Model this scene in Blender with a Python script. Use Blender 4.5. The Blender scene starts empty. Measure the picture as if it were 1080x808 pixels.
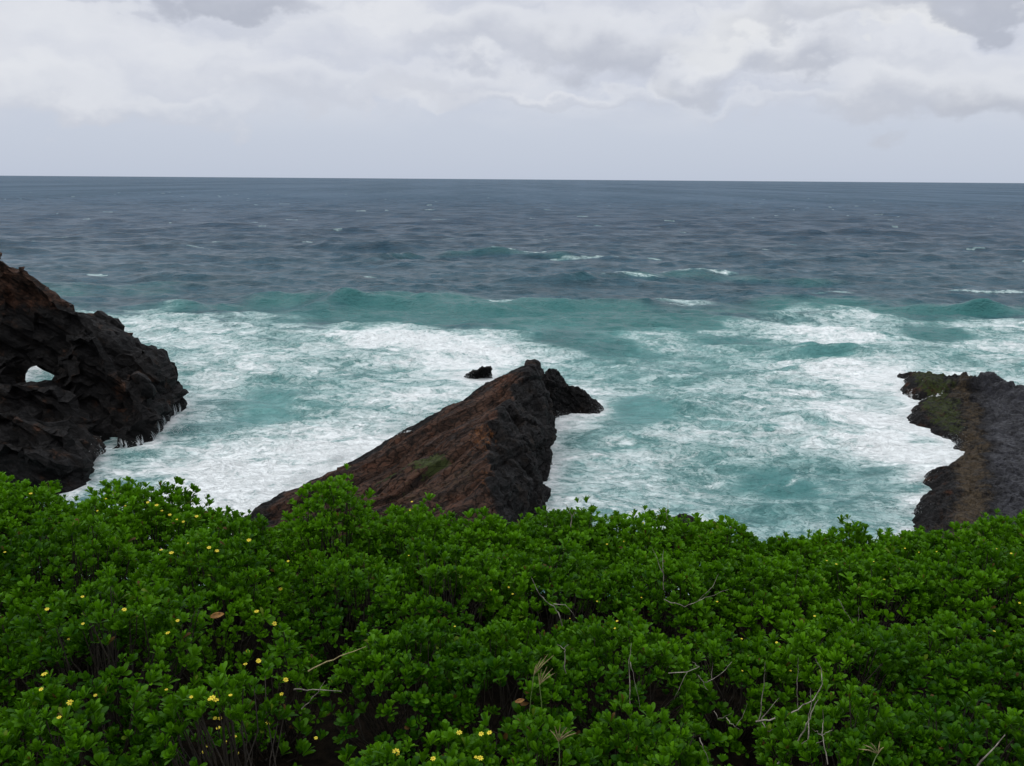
import bpy, bmesh, math, random
import numpy as np
from mathutils import Matrix, Vector, kdtree

rng = np.random.default_rng(7)
random.seed(7)
SC = bpy.context.scene
COL = SC.collection

# ------------------------------------------------------------------ camera
H = 15.0
FPX = 540.0 / math.tan(math.radians(31.0))
PITCH = math.atan(215.0 / FPX)
ROLL = math.radians(0.42)
cam_d = bpy.data.cameras.new('camera')
cam_d.sensor_fit = 'HORIZONTAL'
cam_d.angle = math.radians(62.0)
cam_d.clip_start = 0.05
cam_d.clip_end = 120000
cam = bpy.data.objects.new('camera', cam_d)
COL.objects.link(cam)
CM = Matrix.Translation((0, 0, H)) @ Matrix.Rotation(math.pi / 2 - PITCH, 4, 'X') @ Matrix.Rotation(ROLL, 4, 'Z')
cam.matrix_world = CM
SC.camera = cam
R3 = CM.to_3x3()

def ray(u, v):
    d = R3 @ Vector(((u - 540.0) / FPX, -(v - 404.0) / FPX, -1.0))
    return d

def P(u, v, y=None, z=None):
    """world point seen at photo pixel (u, v), either y metres ahead or at height z"""
    d = ray(u, v)
    t = y / d.y if y is not None else (z - H) / d.z
    return Vector((d.x * t, d.y * t, H + d.z * t))

# ------------------------------------------------------------------ numpy noise
_perm = np.random.default_rng(3).permutation(4096).astype(np.int64)
_g = np.random.default_rng(5).normal(size=(4096, 3))
_g /= np.linalg.norm(_g, axis=1)[:, None]

def noise3(p):
    p = np.asarray(p, dtype=np.float64)
    i = np.floor(p).astype(np.int64)
    f = p - i
    w = f * f * f * (f * (f * 6 - 15) + 10)
    out = np.zeros(len(p))
    for dx in (0, 1):
        wx = w[:, 0] if dx else 1 - w[:, 0]
        for dy in (0, 1):
            wy = w[:, 1] if dy else 1 - w[:, 1]
            for dz in (0, 1):
                wz = w[:, 2] if dz else 1 - w[:, 2]
                h = _perm[(i[:, 0] + dx) & 4095]
                h = _perm[(h + i[:, 1] + dy) & 4095]
                h = _perm[(h + i[:, 2] + dz) & 4095]
                g = _g[h]
                dot = g[:, 0] * (f[:, 0] - dx) + g[:, 1] * (f[:, 1] - dy) + g[:, 2] * (f[:, 2] - dz)
                out += wx * wy * wz * dot
    return out * 1.5

_NP = 256; _NS = 8
def _table():
    a = (np.arange(_NP * _NS) / _NS)
    X, Y = np.meshgrid(a, a, indexing='ij')
    i, j = np.floor(X).astype(int), np.floor(Y).astype(int); fx, fy = X - i, Y - j
    ang = np.random.default_rng(9).uniform(0, 2 * math.pi, (_NP, _NP)); GX, GY = np.cos(ang), np.sin(ang)
    wx = fx ** 3 * (fx * (fx * 6 - 15) + 10); wy = fy ** 3 * (fy * (fy * 6 - 15) + 10)
    o = 0
    for dx in (0, 1):
        for dy in (0, 1):
            ii, jj = (i + dx) % _NP, (j + dy) % _NP
            o = o + (wx if dx else 1 - wx) * (wy if dy else 1 - wy) * (GX[ii, jj] * (fx - dx) + GY[ii, jj] * (fy - dy))
    return (o * 1.5).astype(np.float32)
_TAB = _table()
def noise2(p):
    """tiled gradient noise from a table, for the big sea sheet"""
    n = _NP * _NS
    x = p[:, 0] * _NS; y = p[:, 1] * _NS
    i = np.floor(x); j = np.floor(y); fx = x - i; fy = y - j
    i = i.astype(np.int64) % n; j = j.astype(np.int64) % n; i1 = (i + 1) % n; j1 = (j + 1) % n
    return (_TAB[i, j] * (1 - fx) + _TAB[i1, j] * fx) * (1 - fy) + (_TAB[i, j1] * (1 - fx) + _TAB[i1, j1] * fx) * fy
def fbm2(p, octv=4, gain=0.5, ridge=False):
    s = np.zeros(len(p)); a = 1.0
    for o in range(octv):
        n = noise2(p * (2.03 ** o) + o * 17.3)
        if ridge: n = 0.5 - np.abs(n) * 1.6
        s += a * n; a *= gain
    return s

def cells(p):
    """broken facets: per-cell offset and tilt, and a crack measure (0 at cell borders)"""
    i0 = np.floor(p).astype(np.int64)
    n = len(p); f1 = np.full(n, 9.0); f2 = np.full(n, 9.0); val = np.zeros(n)
    for dx in (-1, 0, 1):
        for dy in (-1, 0, 1):
            for dz in (-1, 0, 1):
                c = i0 + np.array((dx, dy, dz))
                h = _perm[c[:, 0] & 4095]; h = _perm[(h + c[:, 1]) & 4095]; h = _perm[(h + c[:, 2]) & 4095]
                pt = c + 0.5 + 0.42 * np.clip(_g[h], -1, 1)
                r = p - pt
                d = np.sqrt((r * r).sum(1))
                g = _g[(h * 3 + 1) & 4095]; g2 = _g[(h * 5 + 2) & 4095]
                v = 0.7 * g[:, 0] + (r * g2).sum(1) * 0.9
                m = d < f1
                f2 = np.where(m, f1, np.minimum(f2, d)); f1 = np.where(m, d, f1); val = np.where(m, v, val)
    return val, f2 - f1

def fbm(p, octv=4, gain=0.5, ridge=False):
    p = np.asarray(p, dtype=np.float64)
    s = np.zeros(len(p)); a = 1.0
    for o in range(octv):
        n = noise3(p * (2.03 ** o) + o * 17.3)
        if ridge:
            n = 0.5 - np.abs(n) * 1.6
        s += a * n; a *= gain
    return s

def sstep(a, b, x):
    t = np.clip((x - a) / (b - a), 0, 1)
    return t * t * (3 - 2 * t)

# ------------------------------------------------------------------ object helpers
def tag(o, label=None, cat=None, group=None, kind=None):
    if label: o['label'] = label
    if cat: o['category'] = cat
    if group: o['group'] = group
    if kind: o['kind'] = kind
    return o

def link(name, me, parent=None, mat=None):
    o = bpy.data.objects.new(name, me)
    COL.objects.link(o)
    if parent is not None: o.parent = parent
    if mat is not None:
        if isinstance(mat, (list, tuple)):
            for m in mat: me.materials.append(m)
        else:
            me.materials.append(mat)
    return o

def empty(name, loc):
    o = bpy.data.objects.new(name, None)
    o.empty_display_size = 0.2
    o.location = loc
    COL.objects.link(o)
    return o

def np_mesh(name, V, F, smooth=True):
    """V (n,3), F (m,k) all faces the same size"""
    V = np.ascontiguousarray(V, dtype=np.float32); F = np.ascontiguousarray(F, dtype=np.int32)
    me = bpy.data.meshes.new(name)
    me.vertices.add(len(V)); me.vertices.foreach_set('co', V.ravel())
    k = F.shape[1]
    me.loops.add(F.size); me.loops.foreach_set('vertex_index', F.ravel())
    me.polygons.add(len(F))
    me.polygons.foreach_set('loop_start', np.arange(0, F.size, k, dtype=np.int32))
    me.polygons.foreach_set('use_smooth', np.full(len(F), smooth))
    me.update(calc_edges=True)
    me.validate()
    return me

def fattr(me, name, arr):
    a = me.attributes.new(name, 'FLOAT', 'POINT')
    a.data.foreach_set('value', np.ascontiguousarray(arr, dtype=np.float32))

# ------------------------------------------------------------------ node helpers
class NT:
    def __init__(s, tree):
        s.t = tree; s.n = tree.nodes; s.l = tree.links
    def node(s, typ, **kw):
        n = s.n.new(typ)
        for k, v in kw.items(): setattr(n, k, v)
        return n
    def put(s, sock, v):
        if isinstance(v, bpy.types.NodeSocket): s.l.new(v, sock)
        elif v is not None:
            if sock.type == 'RGBA' and len(v) == 3: v = (*v, 1)
            sock.default_value = v
    def math(s, op, a, b=None, c=None, clamp=False):
        n = s.node('ShaderNodeMath', operation=op, use_clamp=clamp)
        s.put(n.inputs[0], a)
        if b is not None: s.put(n.inputs[1], b)
        if c is not None: s.put(n.inputs[2], c)
        return n.outputs[0]
    def vmath(s, op, a, b=None):
        n = s.node('ShaderNodeVectorMath', operation=op)
        s.put(n.inputs[0], a)
        if b is not None:
            s.put(n.inputs['Scale' if op == 'SCALE' else 1], b)
        return n.outputs[0]
    def mix(s, f, a, b):
        n = s.node('ShaderNodeMix', data_type='RGBA')
        s.put(n.inputs[0], f); s.put(n.inputs[6], a); s.put(n.inputs[7], b)
        return n.outputs[2]
    def map(s, x, a, b, c=0.0, d=1.0, smooth=True):
        n = s.node('ShaderNodeMapRange', interpolation_type='SMOOTHSTEP' if smooth else 'LINEAR')
        for i, v in enumerate((x, a, b, c, d)): s.put(n.inputs[i], v)
        return n.outputs[0]
    def noise(s, vec, scale, detail=4, rough=0.5, dist=0.0):
        n = s.node('ShaderNodeTexNoise')
        s.put(n.inputs['Vector'], vec); n.inputs['Scale'].default_value = scale
        n.inputs['Detail'].default_value = detail; n.inputs['Roughness'].default_value = rough
        n.inputs['Distortion'].default_value = dist
        return n
    def attr(s, name):
        return s.node('ShaderNodeAttribute', attribute_name=name).outputs['Fac']
    def mapping(s, vec, scale=(1, 1, 1), rot=(0, 0, 0), loc=(0, 0, 0)):
        n = s.node('ShaderNodeMapping')
        s.put(n.inputs['Vector'], vec)
        n.inputs['Scale'].default_value = scale; n.inputs['Rotation'].default_value = rot
        n.inputs['Location'].default_value = loc
        return n.outputs[0]
    def bump(s, h, strength, dist, normal=None):
        n = s.node('ShaderNodeBump')
        s.put(n.inputs['Height'], h); s.put(n.inputs['Strength'], strength); s.put(n.inputs['Distance'], dist)
        if normal is not None: s.put(n.inputs['Normal'], normal)
        return n.outputs[0]

def material(name):
    m = bpy.data.materials.new(name); m.use_nodes = True
    t = NT(m.node_tree)
    b = m.node_tree.nodes['Principled BSDF']
    return m, t, b

# ------------------------------------------------------------------ world: overcast sky
SUN_EL, SUN_AZ = math.radians(50), math.radians(-112)     # azimuth from +Y towards +X
def build_world():
    w = bpy.data.worlds.new('World'); SC.world = w; w.use_nodes = True
    t = NT(w.node_tree); t.n.clear()
    out = t.node('ShaderNodeOutputWorld')
    sky = t.node('ShaderNodeTexSky', sky_type='NISHITA')
    sky.sun_disc = False; sky.sun_elevation = SUN_EL; sky.sun_rotation = SUN_AZ % (2 * math.pi)
    bg1 = t.node('ShaderNodeBackground'); t.l.new(sky.outputs[0], bg1.inputs[0]); bg1.inputs[1].default_value = 0.08
    geo = t.node('ShaderNodeTexCoord').outputs['Generated']
    sp = t.node('ShaderNodeSeparateXYZ'); t.l.new(geo, sp.inputs[0])
    az = t.math('ARCTAN2', sp.outputs[0], sp.outputs[1])
    el = t.math('ARCSINE', sp.outputs[2])
    cmb = t.node('ShaderNodeCombineXYZ'); t.l.new(az, cmb.inputs[0]); t.l.new(el, cmb.inputs[1])
    ae = cmb.outputs[0]
    # warp, so that cloud edges billow
    w1 = t.noise(t.mapping(ae, (1, 1.7, 1)), 9, 5, 0.5)
    w2 = t.noise(t.mapping(ae, (1, 1.3, 1), loc=(3, 7, 0)), 26, 5, 0.5)
    wv = t.vmath('SUBTRACT', w1.outputs['Color'], (0.5, 0.5, 0.5))
    wv2 = t.vmath('SUBTRACT', w2.outputs['Color'], (0.5, 0.5, 0.5))
    warp = t.vmath('ADD', t.vmath("SCALE", wv, 0.12), t.vmath("SCALE", wv2, 0.06))
    wp = t.vmath('ADD', ae, warp)
    wps = t.node('ShaderNodeSeparateXYZ'); t.l.new(wp, wps.inputs[0])
    def blob(u, v, ru, rv, soft=0.85):
        d = ray(u, v).normalized()
        a0, e0 = math.atan2(d.x, d.y), math.asin(d.z)
        ra, re = ru / FPX, rv / FPX
        dx = t.math('DIVIDE', t.math('SUBTRACT', wps.outputs[0], a0), ra)
        dy = t.math('DIVIDE', t.math('SUBTRACT', wps.outputs[1], e0), re)
        r = t.math('ADD', t.math('MULTIPLY', dx, dx), t.math('MULTIPLY', dy, dy))
        return t.map(r, 1.0 + soft, 1.0 - soft, 0, 1)
    # overcast gradient
    g = t.node('ShaderNodeValToRGB'); t.l.new(t.map(el, 0.0, 0.9, 0, 1, smooth=False), g.inputs[0])
    er = g.color_ramp
    er.elements[0].position = 0.0; er.elements[0].color = (0.54, 0.60, 0.72, 1)
    er.elements[1].position = 1.0; er.elements[1].color = (1.75, 1.80, 1.84, 1)
    for p_, c_ in ((0.06, (0.585, 0.635, 0.745)), (0.13, (0.64, 0.67, 0.765)), (0.25, (0.70, 0.72, 0.78)), (0.5, (1.08, 1.12, 1.18))):
        e = er.elements.new(p_); e.color = (*c_, 1)
    col = g.outputs[0]
    hi = t.map(el, 0.035, 0.12)                       # texture fades towards the horizon
    n1 = t.noise(t.mapping(ae, (1, 2.2, 1)), 6, 6, 0.55, 0.3)
    col = t.mix(t.math('MULTIPLY', t.math('MULTIPLY', t.map(n1.outputs[0], 0.40, 0.62), hi), 0.65), col, (0.80, 0.815, 0.86))
    n2 = t.noise(t.mapping(wp, (1, 1.8, 1), loc=(5, 2, 0)), 15, 6, 0.55)
    col = t.mix(t.math('MULTIPLY', t.math('MULTIPLY', t.map(n2.outputs[0], 0.46, 0.62), hi), 0.40), col, (0.58, 0.61, 0.70))
    # cumulus masses: (u, v, half width, half height, colour of the base, strength); rounded lit tops over flatter grey bases
    W = (0.90, 0.90, 0.89)
    def cloud(u, v, ru, rv, base, k, top=(0.81, 0.825, 0.87)):
        d = ray(u, v).normalized()
        a0, e0 = math.atan2(d.x, d.y), math.asin(d.z)
        dx = t.math('DIVIDE', t.math('SUBTRACT', wps.outputs[0], a0), ru / FPX)
        dy = t.math('DIVIDE', t.math('SUBTRACT', wps.outputs[1], e0), rv / FPX)
        low = t.math('MINIMUM', dy, 0.0)
        r = t.math('ADD', t.math('MULTIPLY', dx, dx), t.math('MULTIPLY', dy, dy))
        r = t.math('ADD', r, t.math('MULTIPLY', t.math('MULTIPLY', low, low), 0.8))
        al = t.map(r, 1.85, 0.30)
        return t.math("MULTIPLY", al, k * 0.9), t.mix(t.map(dy, -0.6, 0.85), base, top)
    g1 = lambda x: (x + 0.02, x + 0.045, x + 0.125)
    for (u, v, ru, rv, b, k) in ((770, 45, 50, 28, W, 0.6), (690, 90, 24, 12, W, 0.4), (925, 22, 70, 16, W, 0.6), (435, 106, 45, 15, (0.80, 0.81, 0.85), 0.5), (40, 60, 60, 50, (0.84, 0.85, 0.88), 0.5), (430, 12, 60, 14, (0.84, 0.85, 0.88), 0.6), (560, 100, 50, 8, (0.76, 0.77, 0.83), 0.4),
            (110, 48, 85, 34, g1(.66), .7), (62, 100, 85, 26, g1(.61), .6), (225, 72, 75, 32, g1(.64), .7), (330, 96, 75, 24, g1(.60), .65), (160, 112, 100, 16, g1(.59), .5), (375, 40, 60, 30, g1(.65), .65),
            (470, 88, 70, 22, g1(.57), .6), (520, 36, 72, 34, g1(.54), .75), (640, 44, 72, 40, g1(.47), .85), (735, 82, 46, 22, g1(.50), .8), (845, 62, 44, 25, g1(.46), .85), (850, 18, 80, 22, g1(.50), .7),
            (1000, 60, 80, 26, g1(.57), .7), (950, 108, 70, 30, g1(.51), .8), (1055, 100, 60, 34, g1(.46), .8), (600, 108, 120, 11, g1(.56), .5), (820, 115, 80, 10, g1(.58), .4),
            (225, -10, 80, 16, g1(.42), .85), (1045, -3, 85, 15, g1(.42), .85), (120, -6, 60, 8, g1(.55), .6)):
        al, cc = cloud(u, v, ru, rv, b, k, *((b,) if b[2] - b[0] < 0.1 else (g1(.48),) if v < 0 else ()))
        col = t.mix(al, col, cc)
    bg2 = t.node('ShaderNodeBackground'); t.l.new(col, bg2.inputs[0]); bg2.inputs[1].default_value = 1.0
    mx = t.node('ShaderNodeMixShader'); mx.inputs[0].default_value = 0.92
    t.l.new(bg1.outputs[0], mx.inputs[1]); t.l.new(bg2.outputs[0], mx.inputs[2]); t.l.new(mx.outputs[0], out.inputs[0])
build_world()

sun_d = bpy.data.lights.new('sun', 'SUN'); sun_d.energy = 0.8; sun_d.angle = math.radians(25); sun_d.color = (1, 0.97, 0.92)
sun = bpy.data.objects.new('sun', sun_d); COL.objects.link(sun)
sv = Vector((math.sin(SUN_AZ) * math.cos(SUN_EL), math.cos(SUN_AZ) * math.cos(SUN_EL), math.sin(SUN_EL)))
sun.rotation_euler = sv.to_track_quat('Z', 'Y').to_euler()
sun.location = (0, 0, 60)

# ------------------------------------------------------------------ rocks
def hull_chunks(chunks):
    bm = bmesh.new()
    for pts in chunks:
        vs = [bm.verts.new(p) for p in pts]
        r = bmesh.ops.convex_hull(bm, input=vs)
        junk = [e for e in r['geom_interior'] + r['geom_unused'] if isinstance(e, bmesh.types.BMVert)]
        if junk: bmesh.ops.delete(bm, geom=list(set(junk)), context='VERTS')
    me = bpy.data.meshes.new('tmp'); bm.to_mesh(me); bm.free()
    return me

def remesh(me, vox):
    o = bpy.data.objects.new('tmp', me); COL.objects.link(o)
    m = o.modifiers.new('r', 'REMESH'); m.mode = 'VOXEL'; m.voxel_size = vox; m.adaptivity = 0
    m.use_smooth_shade = True
    s = o.modifiers.new('s', 'SMOOTH'); s.factor = 0.5; s.iterations = 1
    dg = bpy.context.evaluated_depsgraph_get()
    out = bpy.data.meshes.new_from_object(o.evaluated_get(dg))
    bpy.data.objects.remove(o); bpy.data.meshes.remove(me)
    return out

def co_no(me):
    n = len(me.vertices)
    V = np.empty(n * 3, np.float32); me.vertices.foreach_get('co', V)
    N = np.empty(n * 3, np.float32); me.vertex_normals.foreach_get('vector', N)
    return V.reshape(-1, 3).astype(float), N.reshape(-1, 3).astype(float)

def set_co(me, V):
    me.vertices.foreach_set('co', np.ascontiguousarray(V, np.float32).ravel()); me.update()

def bed_frame(bed, along=None):
    bed = np.array(bed, float); bed /= np.linalg.norm(bed)
    ax = np.array(along, float) if along is not None else np.cross(bed, (0.0, 0.3, 1.0))
    ax -= bed * (ax @ bed); ax /= np.linalg.norm(ax)
    return ax, np.cross(bed, ax), bed

def rough_rock(me, bed, amp=0.25, layer=0.4, seed=0.0, lump=0.5, fine=0.06, joint=0.0, along=None, shrink=0.0, block=1.6, slab=(1, 1, 2.2), wobble=1.0, keep=0.3, ledge=0.0):
    """broken bedded rock: slabs stand proud or recede, joints cut across, lumps and grain on top"""
    V, N = co_no(me)
    ax, ay, bz = bed_frame(bed, along)
    wob = np.stack([fbm(V * 0.5 + seed, 3), fbm(V * 0.5 + seed + 31, 3), fbm(V * 0.35 + seed + 57, 3)], 1) * np.array((0.5, 0.5, 0.35))
    B = np.stack([V @ ax, V @ ay, V @ bz], 1)
    Bw = B + wob * layer * 1.6 * wobble
    sl = np.array(slab)
    c1, e1 = cells(Bw / block * sl + seed)
    c2, e2 = cells(Bw / (block * 0.38) * sl + seed * 2 + 7)
    c3, e3 = cells(Bw / (block * 0.15) * sl + seed * 3 + 3)
    d = amp * (1.0 * c1 + 0.45 * c2 + 0.2 * c3)
    d -= amp * (0.40 * (1 - sstep(0, 0.12, e1)) + 0.18 * (1 - sstep(0, 0.15, e2)))
    # bedding steps
    s = Bw[:, 2] / layer
    k = np.floor(s).astype(np.int64); f = s - k
    a = _g[_perm[(k * 7 + 3) & 4095], 0]; b = _g[_perm[((k + 1) * 7 + 3) & 4095], 0]
    d += amp * 1.25 * (a + (b - a) * sstep(0.88, 1.0, f))
    if ledge:
        for wd, am in ((0.95, 1.0), (0.38, 0.45)):
            s2 = (Bw[:, 1] + 0.25 * B[:, 2]) / wd
            k = np.floor(s2).astype(np.int64); f = s2 - k
            a = _g[_perm[(k * 13 + 5) & 4095], 1]; b = _g[_perm[((k + 1) * 13 + 5) & 4095], 1]
            d += ledge * am * (a + (b - a) * sstep(0.86, 1.0, f))
    d += lump * fbm(V * 0.3 + seed * 3, 3, 0.5)
    d += fine * 1.5 * fbm(V * 5.0 + seed, 3, 0.6)
    if joint:
        j = np.abs(noise3(V * np.array((0.45, 0.45, 0.12)) + seed + 5))
        d -= joint * (1 - sstep(0.0, 0.06, j))
    V2 = V + N * (d - shrink)[:, None]
    set_co(me, V2)
    o = bpy.data.objects.new('tmp', me); COL.objects.link(o)
    m = o.modifiers.new('d', 'DECIMATE'); m.ratio = keep
    me2 = bpy.data.meshes.new_from_object(o.evaluated_get(bpy.context.evaluated_depsgraph_get()))
    bpy.data.objects.remove(o); me = me2
    me.polygons.foreach_set('use_smooth', np.zeros(len(me.polygons), bool))
    V2, N = co_no(me)
    wob = np.stack([fbm(V2 * 0.5 + seed, 3), fbm(V2 * 0.5 + seed + 31, 3), fbm(V2 * 0.35 + seed + 57, 3)], 1) * np.array((0.5, 0.5, 0.35))
    at = me.attributes.new('bedco', 'FLOAT_VECTOR', 'POINT')
    at.data.foreach_set('vector', np.ascontiguousarray(np.stack([V2 @ ax, V2 @ ay, V2 @ bz], 1) + wob * 0.3, np.float32).ravel())
    return me, V2, N

def rock_material():
    m, t, b = material('sea_rock')
    pos = t.node('ShaderNodeNewGeometry').outputs['Position']
    n1 = t.noise(pos, 0.9, 8, 0.65); n2 = t.noise(pos, 4.5, 8, 0.7); n3 = t.noise(pos, 18, 6, 0.7)
    bc = t.node('ShaderNodeAttribute', attribute_name='bedco').outputs['Vector']
    n4 = t.noise(t.mapping(bc, (0.35, 2.4, 8.0)), 1.0, 8, 0.7, 0.3)      # grain lying along the beds
    n5 = t.noise(t.mapping(bc, (1.6, 6.0, 18.0)), 1.0, 6, 0.7)
    vc = t.node('ShaderNodeTexVoronoi', feature='DISTANCE_TO_EDGE'); t.l.new(t.vmath('ADD', t.mapping(bc, (1.0, 1.6, 3.4)), t.vmath('SCALE', n2.outputs['Color'], 0.5)), vc.inputs['Vector']); vc.inputs['Scale'].default_value = 1.7
    crack = t.map(vc.outputs['Distance'], 0.0, 0.07)
    dark = t.mix(t.map(n4.outputs[0], 0.35, 0.68), (0.003, 0.003, 0.0035), (0.015, 0.014, 0.0145))
    dark = t.mix(t.math('MULTIPLY', t.map(n3.outputs[0], 0.56, 0.72), 0.35), dark, (0.040, 0.037, 0.035))
    wetdark = t.mix(t.map(n1.outputs[0], 0.5, 0.7), dark, (0.016, 0.011, 0.008))
    br = t.mix(t.map(n4.outputs[0], 0.36, 0.66), (0.008, 0.005, 0.004), (0.072, 0.037, 0.024))
    br = t.mix(t.math('MULTIPLY', t.map(n1.outputs[0], 0.52, 0.66), 0.5), br, (0.080, 0.032, 0.017))
    br = t.mix(t.math('MULTIPLY', t.map(n3.outputs[0], 0.58, 0.7), 0.5), br, (0.14, 0.105, 0.08))
    fb = t.map(t.math('ADD', t.attr('brown'), t.math('MULTIPLY', t.math('SUBTRACT', n1.outputs[0], 0.5), 1.6)), 0.35, 0.65)
    c = t.mix(fb, wetdark, br)
    c = t.mix(t.math('MULTIPLY', t.math('SUBTRACT', 1.0, crack), 0.55), c, (0.006, 0.005, 0.004))
    orange = t.mix(n2.outputs[0], (0.13, 0.045, 0.015), (0.23, 0.095, 0.03))
    fo = t.map(t.math('ADD', t.attr('orange'), t.math('MULTIPLY', t.math('SUBTRACT', n2.outputs[0], 0.5), 1.6)), 0.4, 0.8)
    c = t.mix(t.math('MULTIPLY', fo, 0.8), c, orange)
    moss = t.mix(n3.outputs[0], (0.014, 0.021, 0.006), (0.052, 0.066, 0.016))
    fm = t.map(t.math('ADD', t.attr('moss'), t.math('MULTIPLY', t.math('SUBTRACT', n2.outputs[0], 0.5), 2.0)), 0.45, 0.7)
    c = t.mix(fm, c, moss)
    slate = t.mix(t.map(n4.outputs[0], 0.35, 0.65), (0.005, 0.005, 0.008), (0.022, 0.023, 0.034))
    c = t.mix(t.attr('slate'), c, slate)
    sand = t.mix(n2.outputs[0], (0.016, 0.011, 0.007), (0.100, 0.074, 0.045))
    fs = t.map(t.math('ADD', t.attr('tan'), t.math('MULTIPLY', t.math('SUBTRACT', n2.outputs[0], 0.5), 1.4)), 0.35, 0.85)
    c = t.mix(fs, c, sand)
    fw = t.map(t.math('ADD', t.attr('wash'), t.math('MULTIPLY', t.math('SUBTRACT', t.noise(pos, 2.5, 8, 0.7).outputs[0], 0.5), 2.4)), 0.62, 0.78)
    c = t.mix(t.math('MULTIPLY', fw, 0.85), c, (0.72, 0.75, 0.76))
    t.l.new(c, b.inputs['Base Color'])
    t.put(b.inputs['Roughness'], t.math('SUBTRACT', t.map(n2.outputs[0], 0.3, 0.7, 0.55, 0.9, smooth=False), t.math('MULTIPLY', t.attr('slate'), 0.22)))
    t.put(b.inputs['Specular IOR Level'], t.math('ADD', 0.13, t.math('MULTIPLY', t.attr('slate'), 0.22)))
    h = t.math('ADD', t.math('MULTIPLY', n4.outputs[0], 0.8), t.math('MULTIPLY', n5.outputs[0], 0.25))
    h = t.math('ADD', h, t.math('MULTIPLY', n2.outputs[0], 0.15))
    h = t.math('ADD', h, t.math('MULTIPLY', crack, 0.4))
    t.l.new(t.bump(h, 1.0, 0.22), b.inputs['Normal'])
    return m
ROCK = rock_material()

def blobw(V, c, r):
    """soft weight 1..0 around world point c with radii r"""
    q = (V - np.array(c)) / np.array(r)
    return np.exp(-(q ** 2).sum(1))

ATTRS = ('brown', 'orange', 'moss', 'tan', 'wash', 'slate')
def rock_attrs(me, **kw):
    for a in ATTRS: fattr(me, a, kw.get(a, np.zeros(len(me.vertices))))

rock_foot = []     # near-waterline points of all rocks
def note_foot(V):
    s = V[(V[:, 2] > -0.4) & (V[:, 2] < 0.5)]
    rock_foot.append(s[::3, :2])

def down(p, z=-2.5, out=(0, 0)):
    return Vector((p.x + out[0], p.y + out[1], z))

# --- centre rock: slab dipping to the left, dark cliff on its right
def centre_rock():
    L = [P(548, 391, y=51.5), P(515, 403, y=49.5), P(475, 422, y=47.5), P(423, 452, y=45), P(360, 489, y=41.5), P(296, 521, y=38.3), P(268, 548, y=34), P(260, 580, y=29)]
    Rg = [P(564, 385, y=50), P(553, 399, y=47), P(537, 420, y=43.5), P(512, 460, y=37.5), P(516, 483, y=34.8), P(520, 530, y=30.5), P(522, 560, y=27.5), P(500, 600, y=23)]
    B = [P(582, 441, z=0), P(583, 465, z=0), P(575, 492, z=0), P(578, 505, z=0), P(585, 522, z=0), P(556, 548, z=0), P(540, 575, z=0), P(520, 610, z=0)]
    Sh = [P(570, 392, y=50.3), P(575, 415, y=47.6), P(572, 440, y=44.5), P(562, 475, y=40), P(566, 500, y=37.5), P(548, 535, y=33.5), P(535, 560, y=30), P(520, 590, y=25)]
    ch = []
    for i in range(7):
        pts = []
        for k in (i, i + 1):
            pts += [L[k], Rg[k], Sh[k], B[k], down(B[k], out=(0.3, 0)), down(L[k], out=(-1.5, 0.4)), L[k] + Vector((-0.4, 0.15, -0.5))]
        ch.append(pts)
    me = remesh(hull_chunks(ch), 0.085)
    ld = (L[1] - L[5]).normalized()
    cr = ld.cross(Vector((0, 0, 1))).normalized()
    bed = cr * 0.55 + ld.cross(cr) * -0.8
    if bed.z < 0: bed = -bed
    me, V, N = rough_rock(me, bed, amp=0.17, layer=0.5, ledge=0.17, wobble=0.5, seed=2.2, lump=0.20, fine=0.02, along=ld, shrink=0.03, block=2.4, slab=(0.33, 1.3, 2.8))
    # colours: brown slab on top, dark cliff, orange stain by the edge, moss patch
    Rx = np.interp(V[:, 1], [p.y for p in Rg][::-1], [p.x for p in Rg][::-1])
    left = sstep(0.35, -0.45, V[:, 0] - Rx + 0.6 * noise3(V * 0.8))
    Lx = np.interp(V[:, 1], [p.y for p in L][::-1], [p.x for p in L][::-1])
    rim = sstep(0.1, 1.1, V[:, 0] - Lx) * sstep(0.1, 1.2, V[:, 2])
    far = sstep(50, 41, V[:, 1])
    brown = left * rim * (0.28 + 0.62 * far)
    orange = 0.62 * blobw(V, P(508, 465, y=38), (0.9, 2.2, 1.2)) + 0.45 * blobw(V, P(512, 510, y=33), (0.5, 3, 1.3)) + 0.25 * blobw(V, P(330, 525, y=36), (2.5, 1.5, 1))
    moss = 1.0 * blobw(V, P(458, 497, y=36.2), (1.1, 0.9, 1.5)) + 0.7 * blobw(V, P(410, 505, y=36.5), (1.4, 0.7, 1.5)) + 0.4 * blobw(V, P(440, 525, y=34), (2.0, 1.2, 1.5))
    tan = 0.45 * blobw(V, P(495, 495, y=35), (0.8, 2.2, 1)) + 0.5 * blobw(V, P(440, 520, y=33), (2.4, 2.0, 1.2))
    wash = 0.75 * blobw(V, P(423, 455, y=44.8), (0.9, 0.9, 0.5)) + 0.25 * sstep(0.5, 0.0, V[:, 2])
    rock_attrs(me, brown=brown, orange=orange, moss=moss, tan=tan, wash=wash)
    note_foot(V)
    o = link('sea_rock', me, mat=ROCK)
    tag(o, 'large reddish brown rock slab with dark right cliff jutting from behind the bushes', 'rock')
centre_rock()

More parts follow.
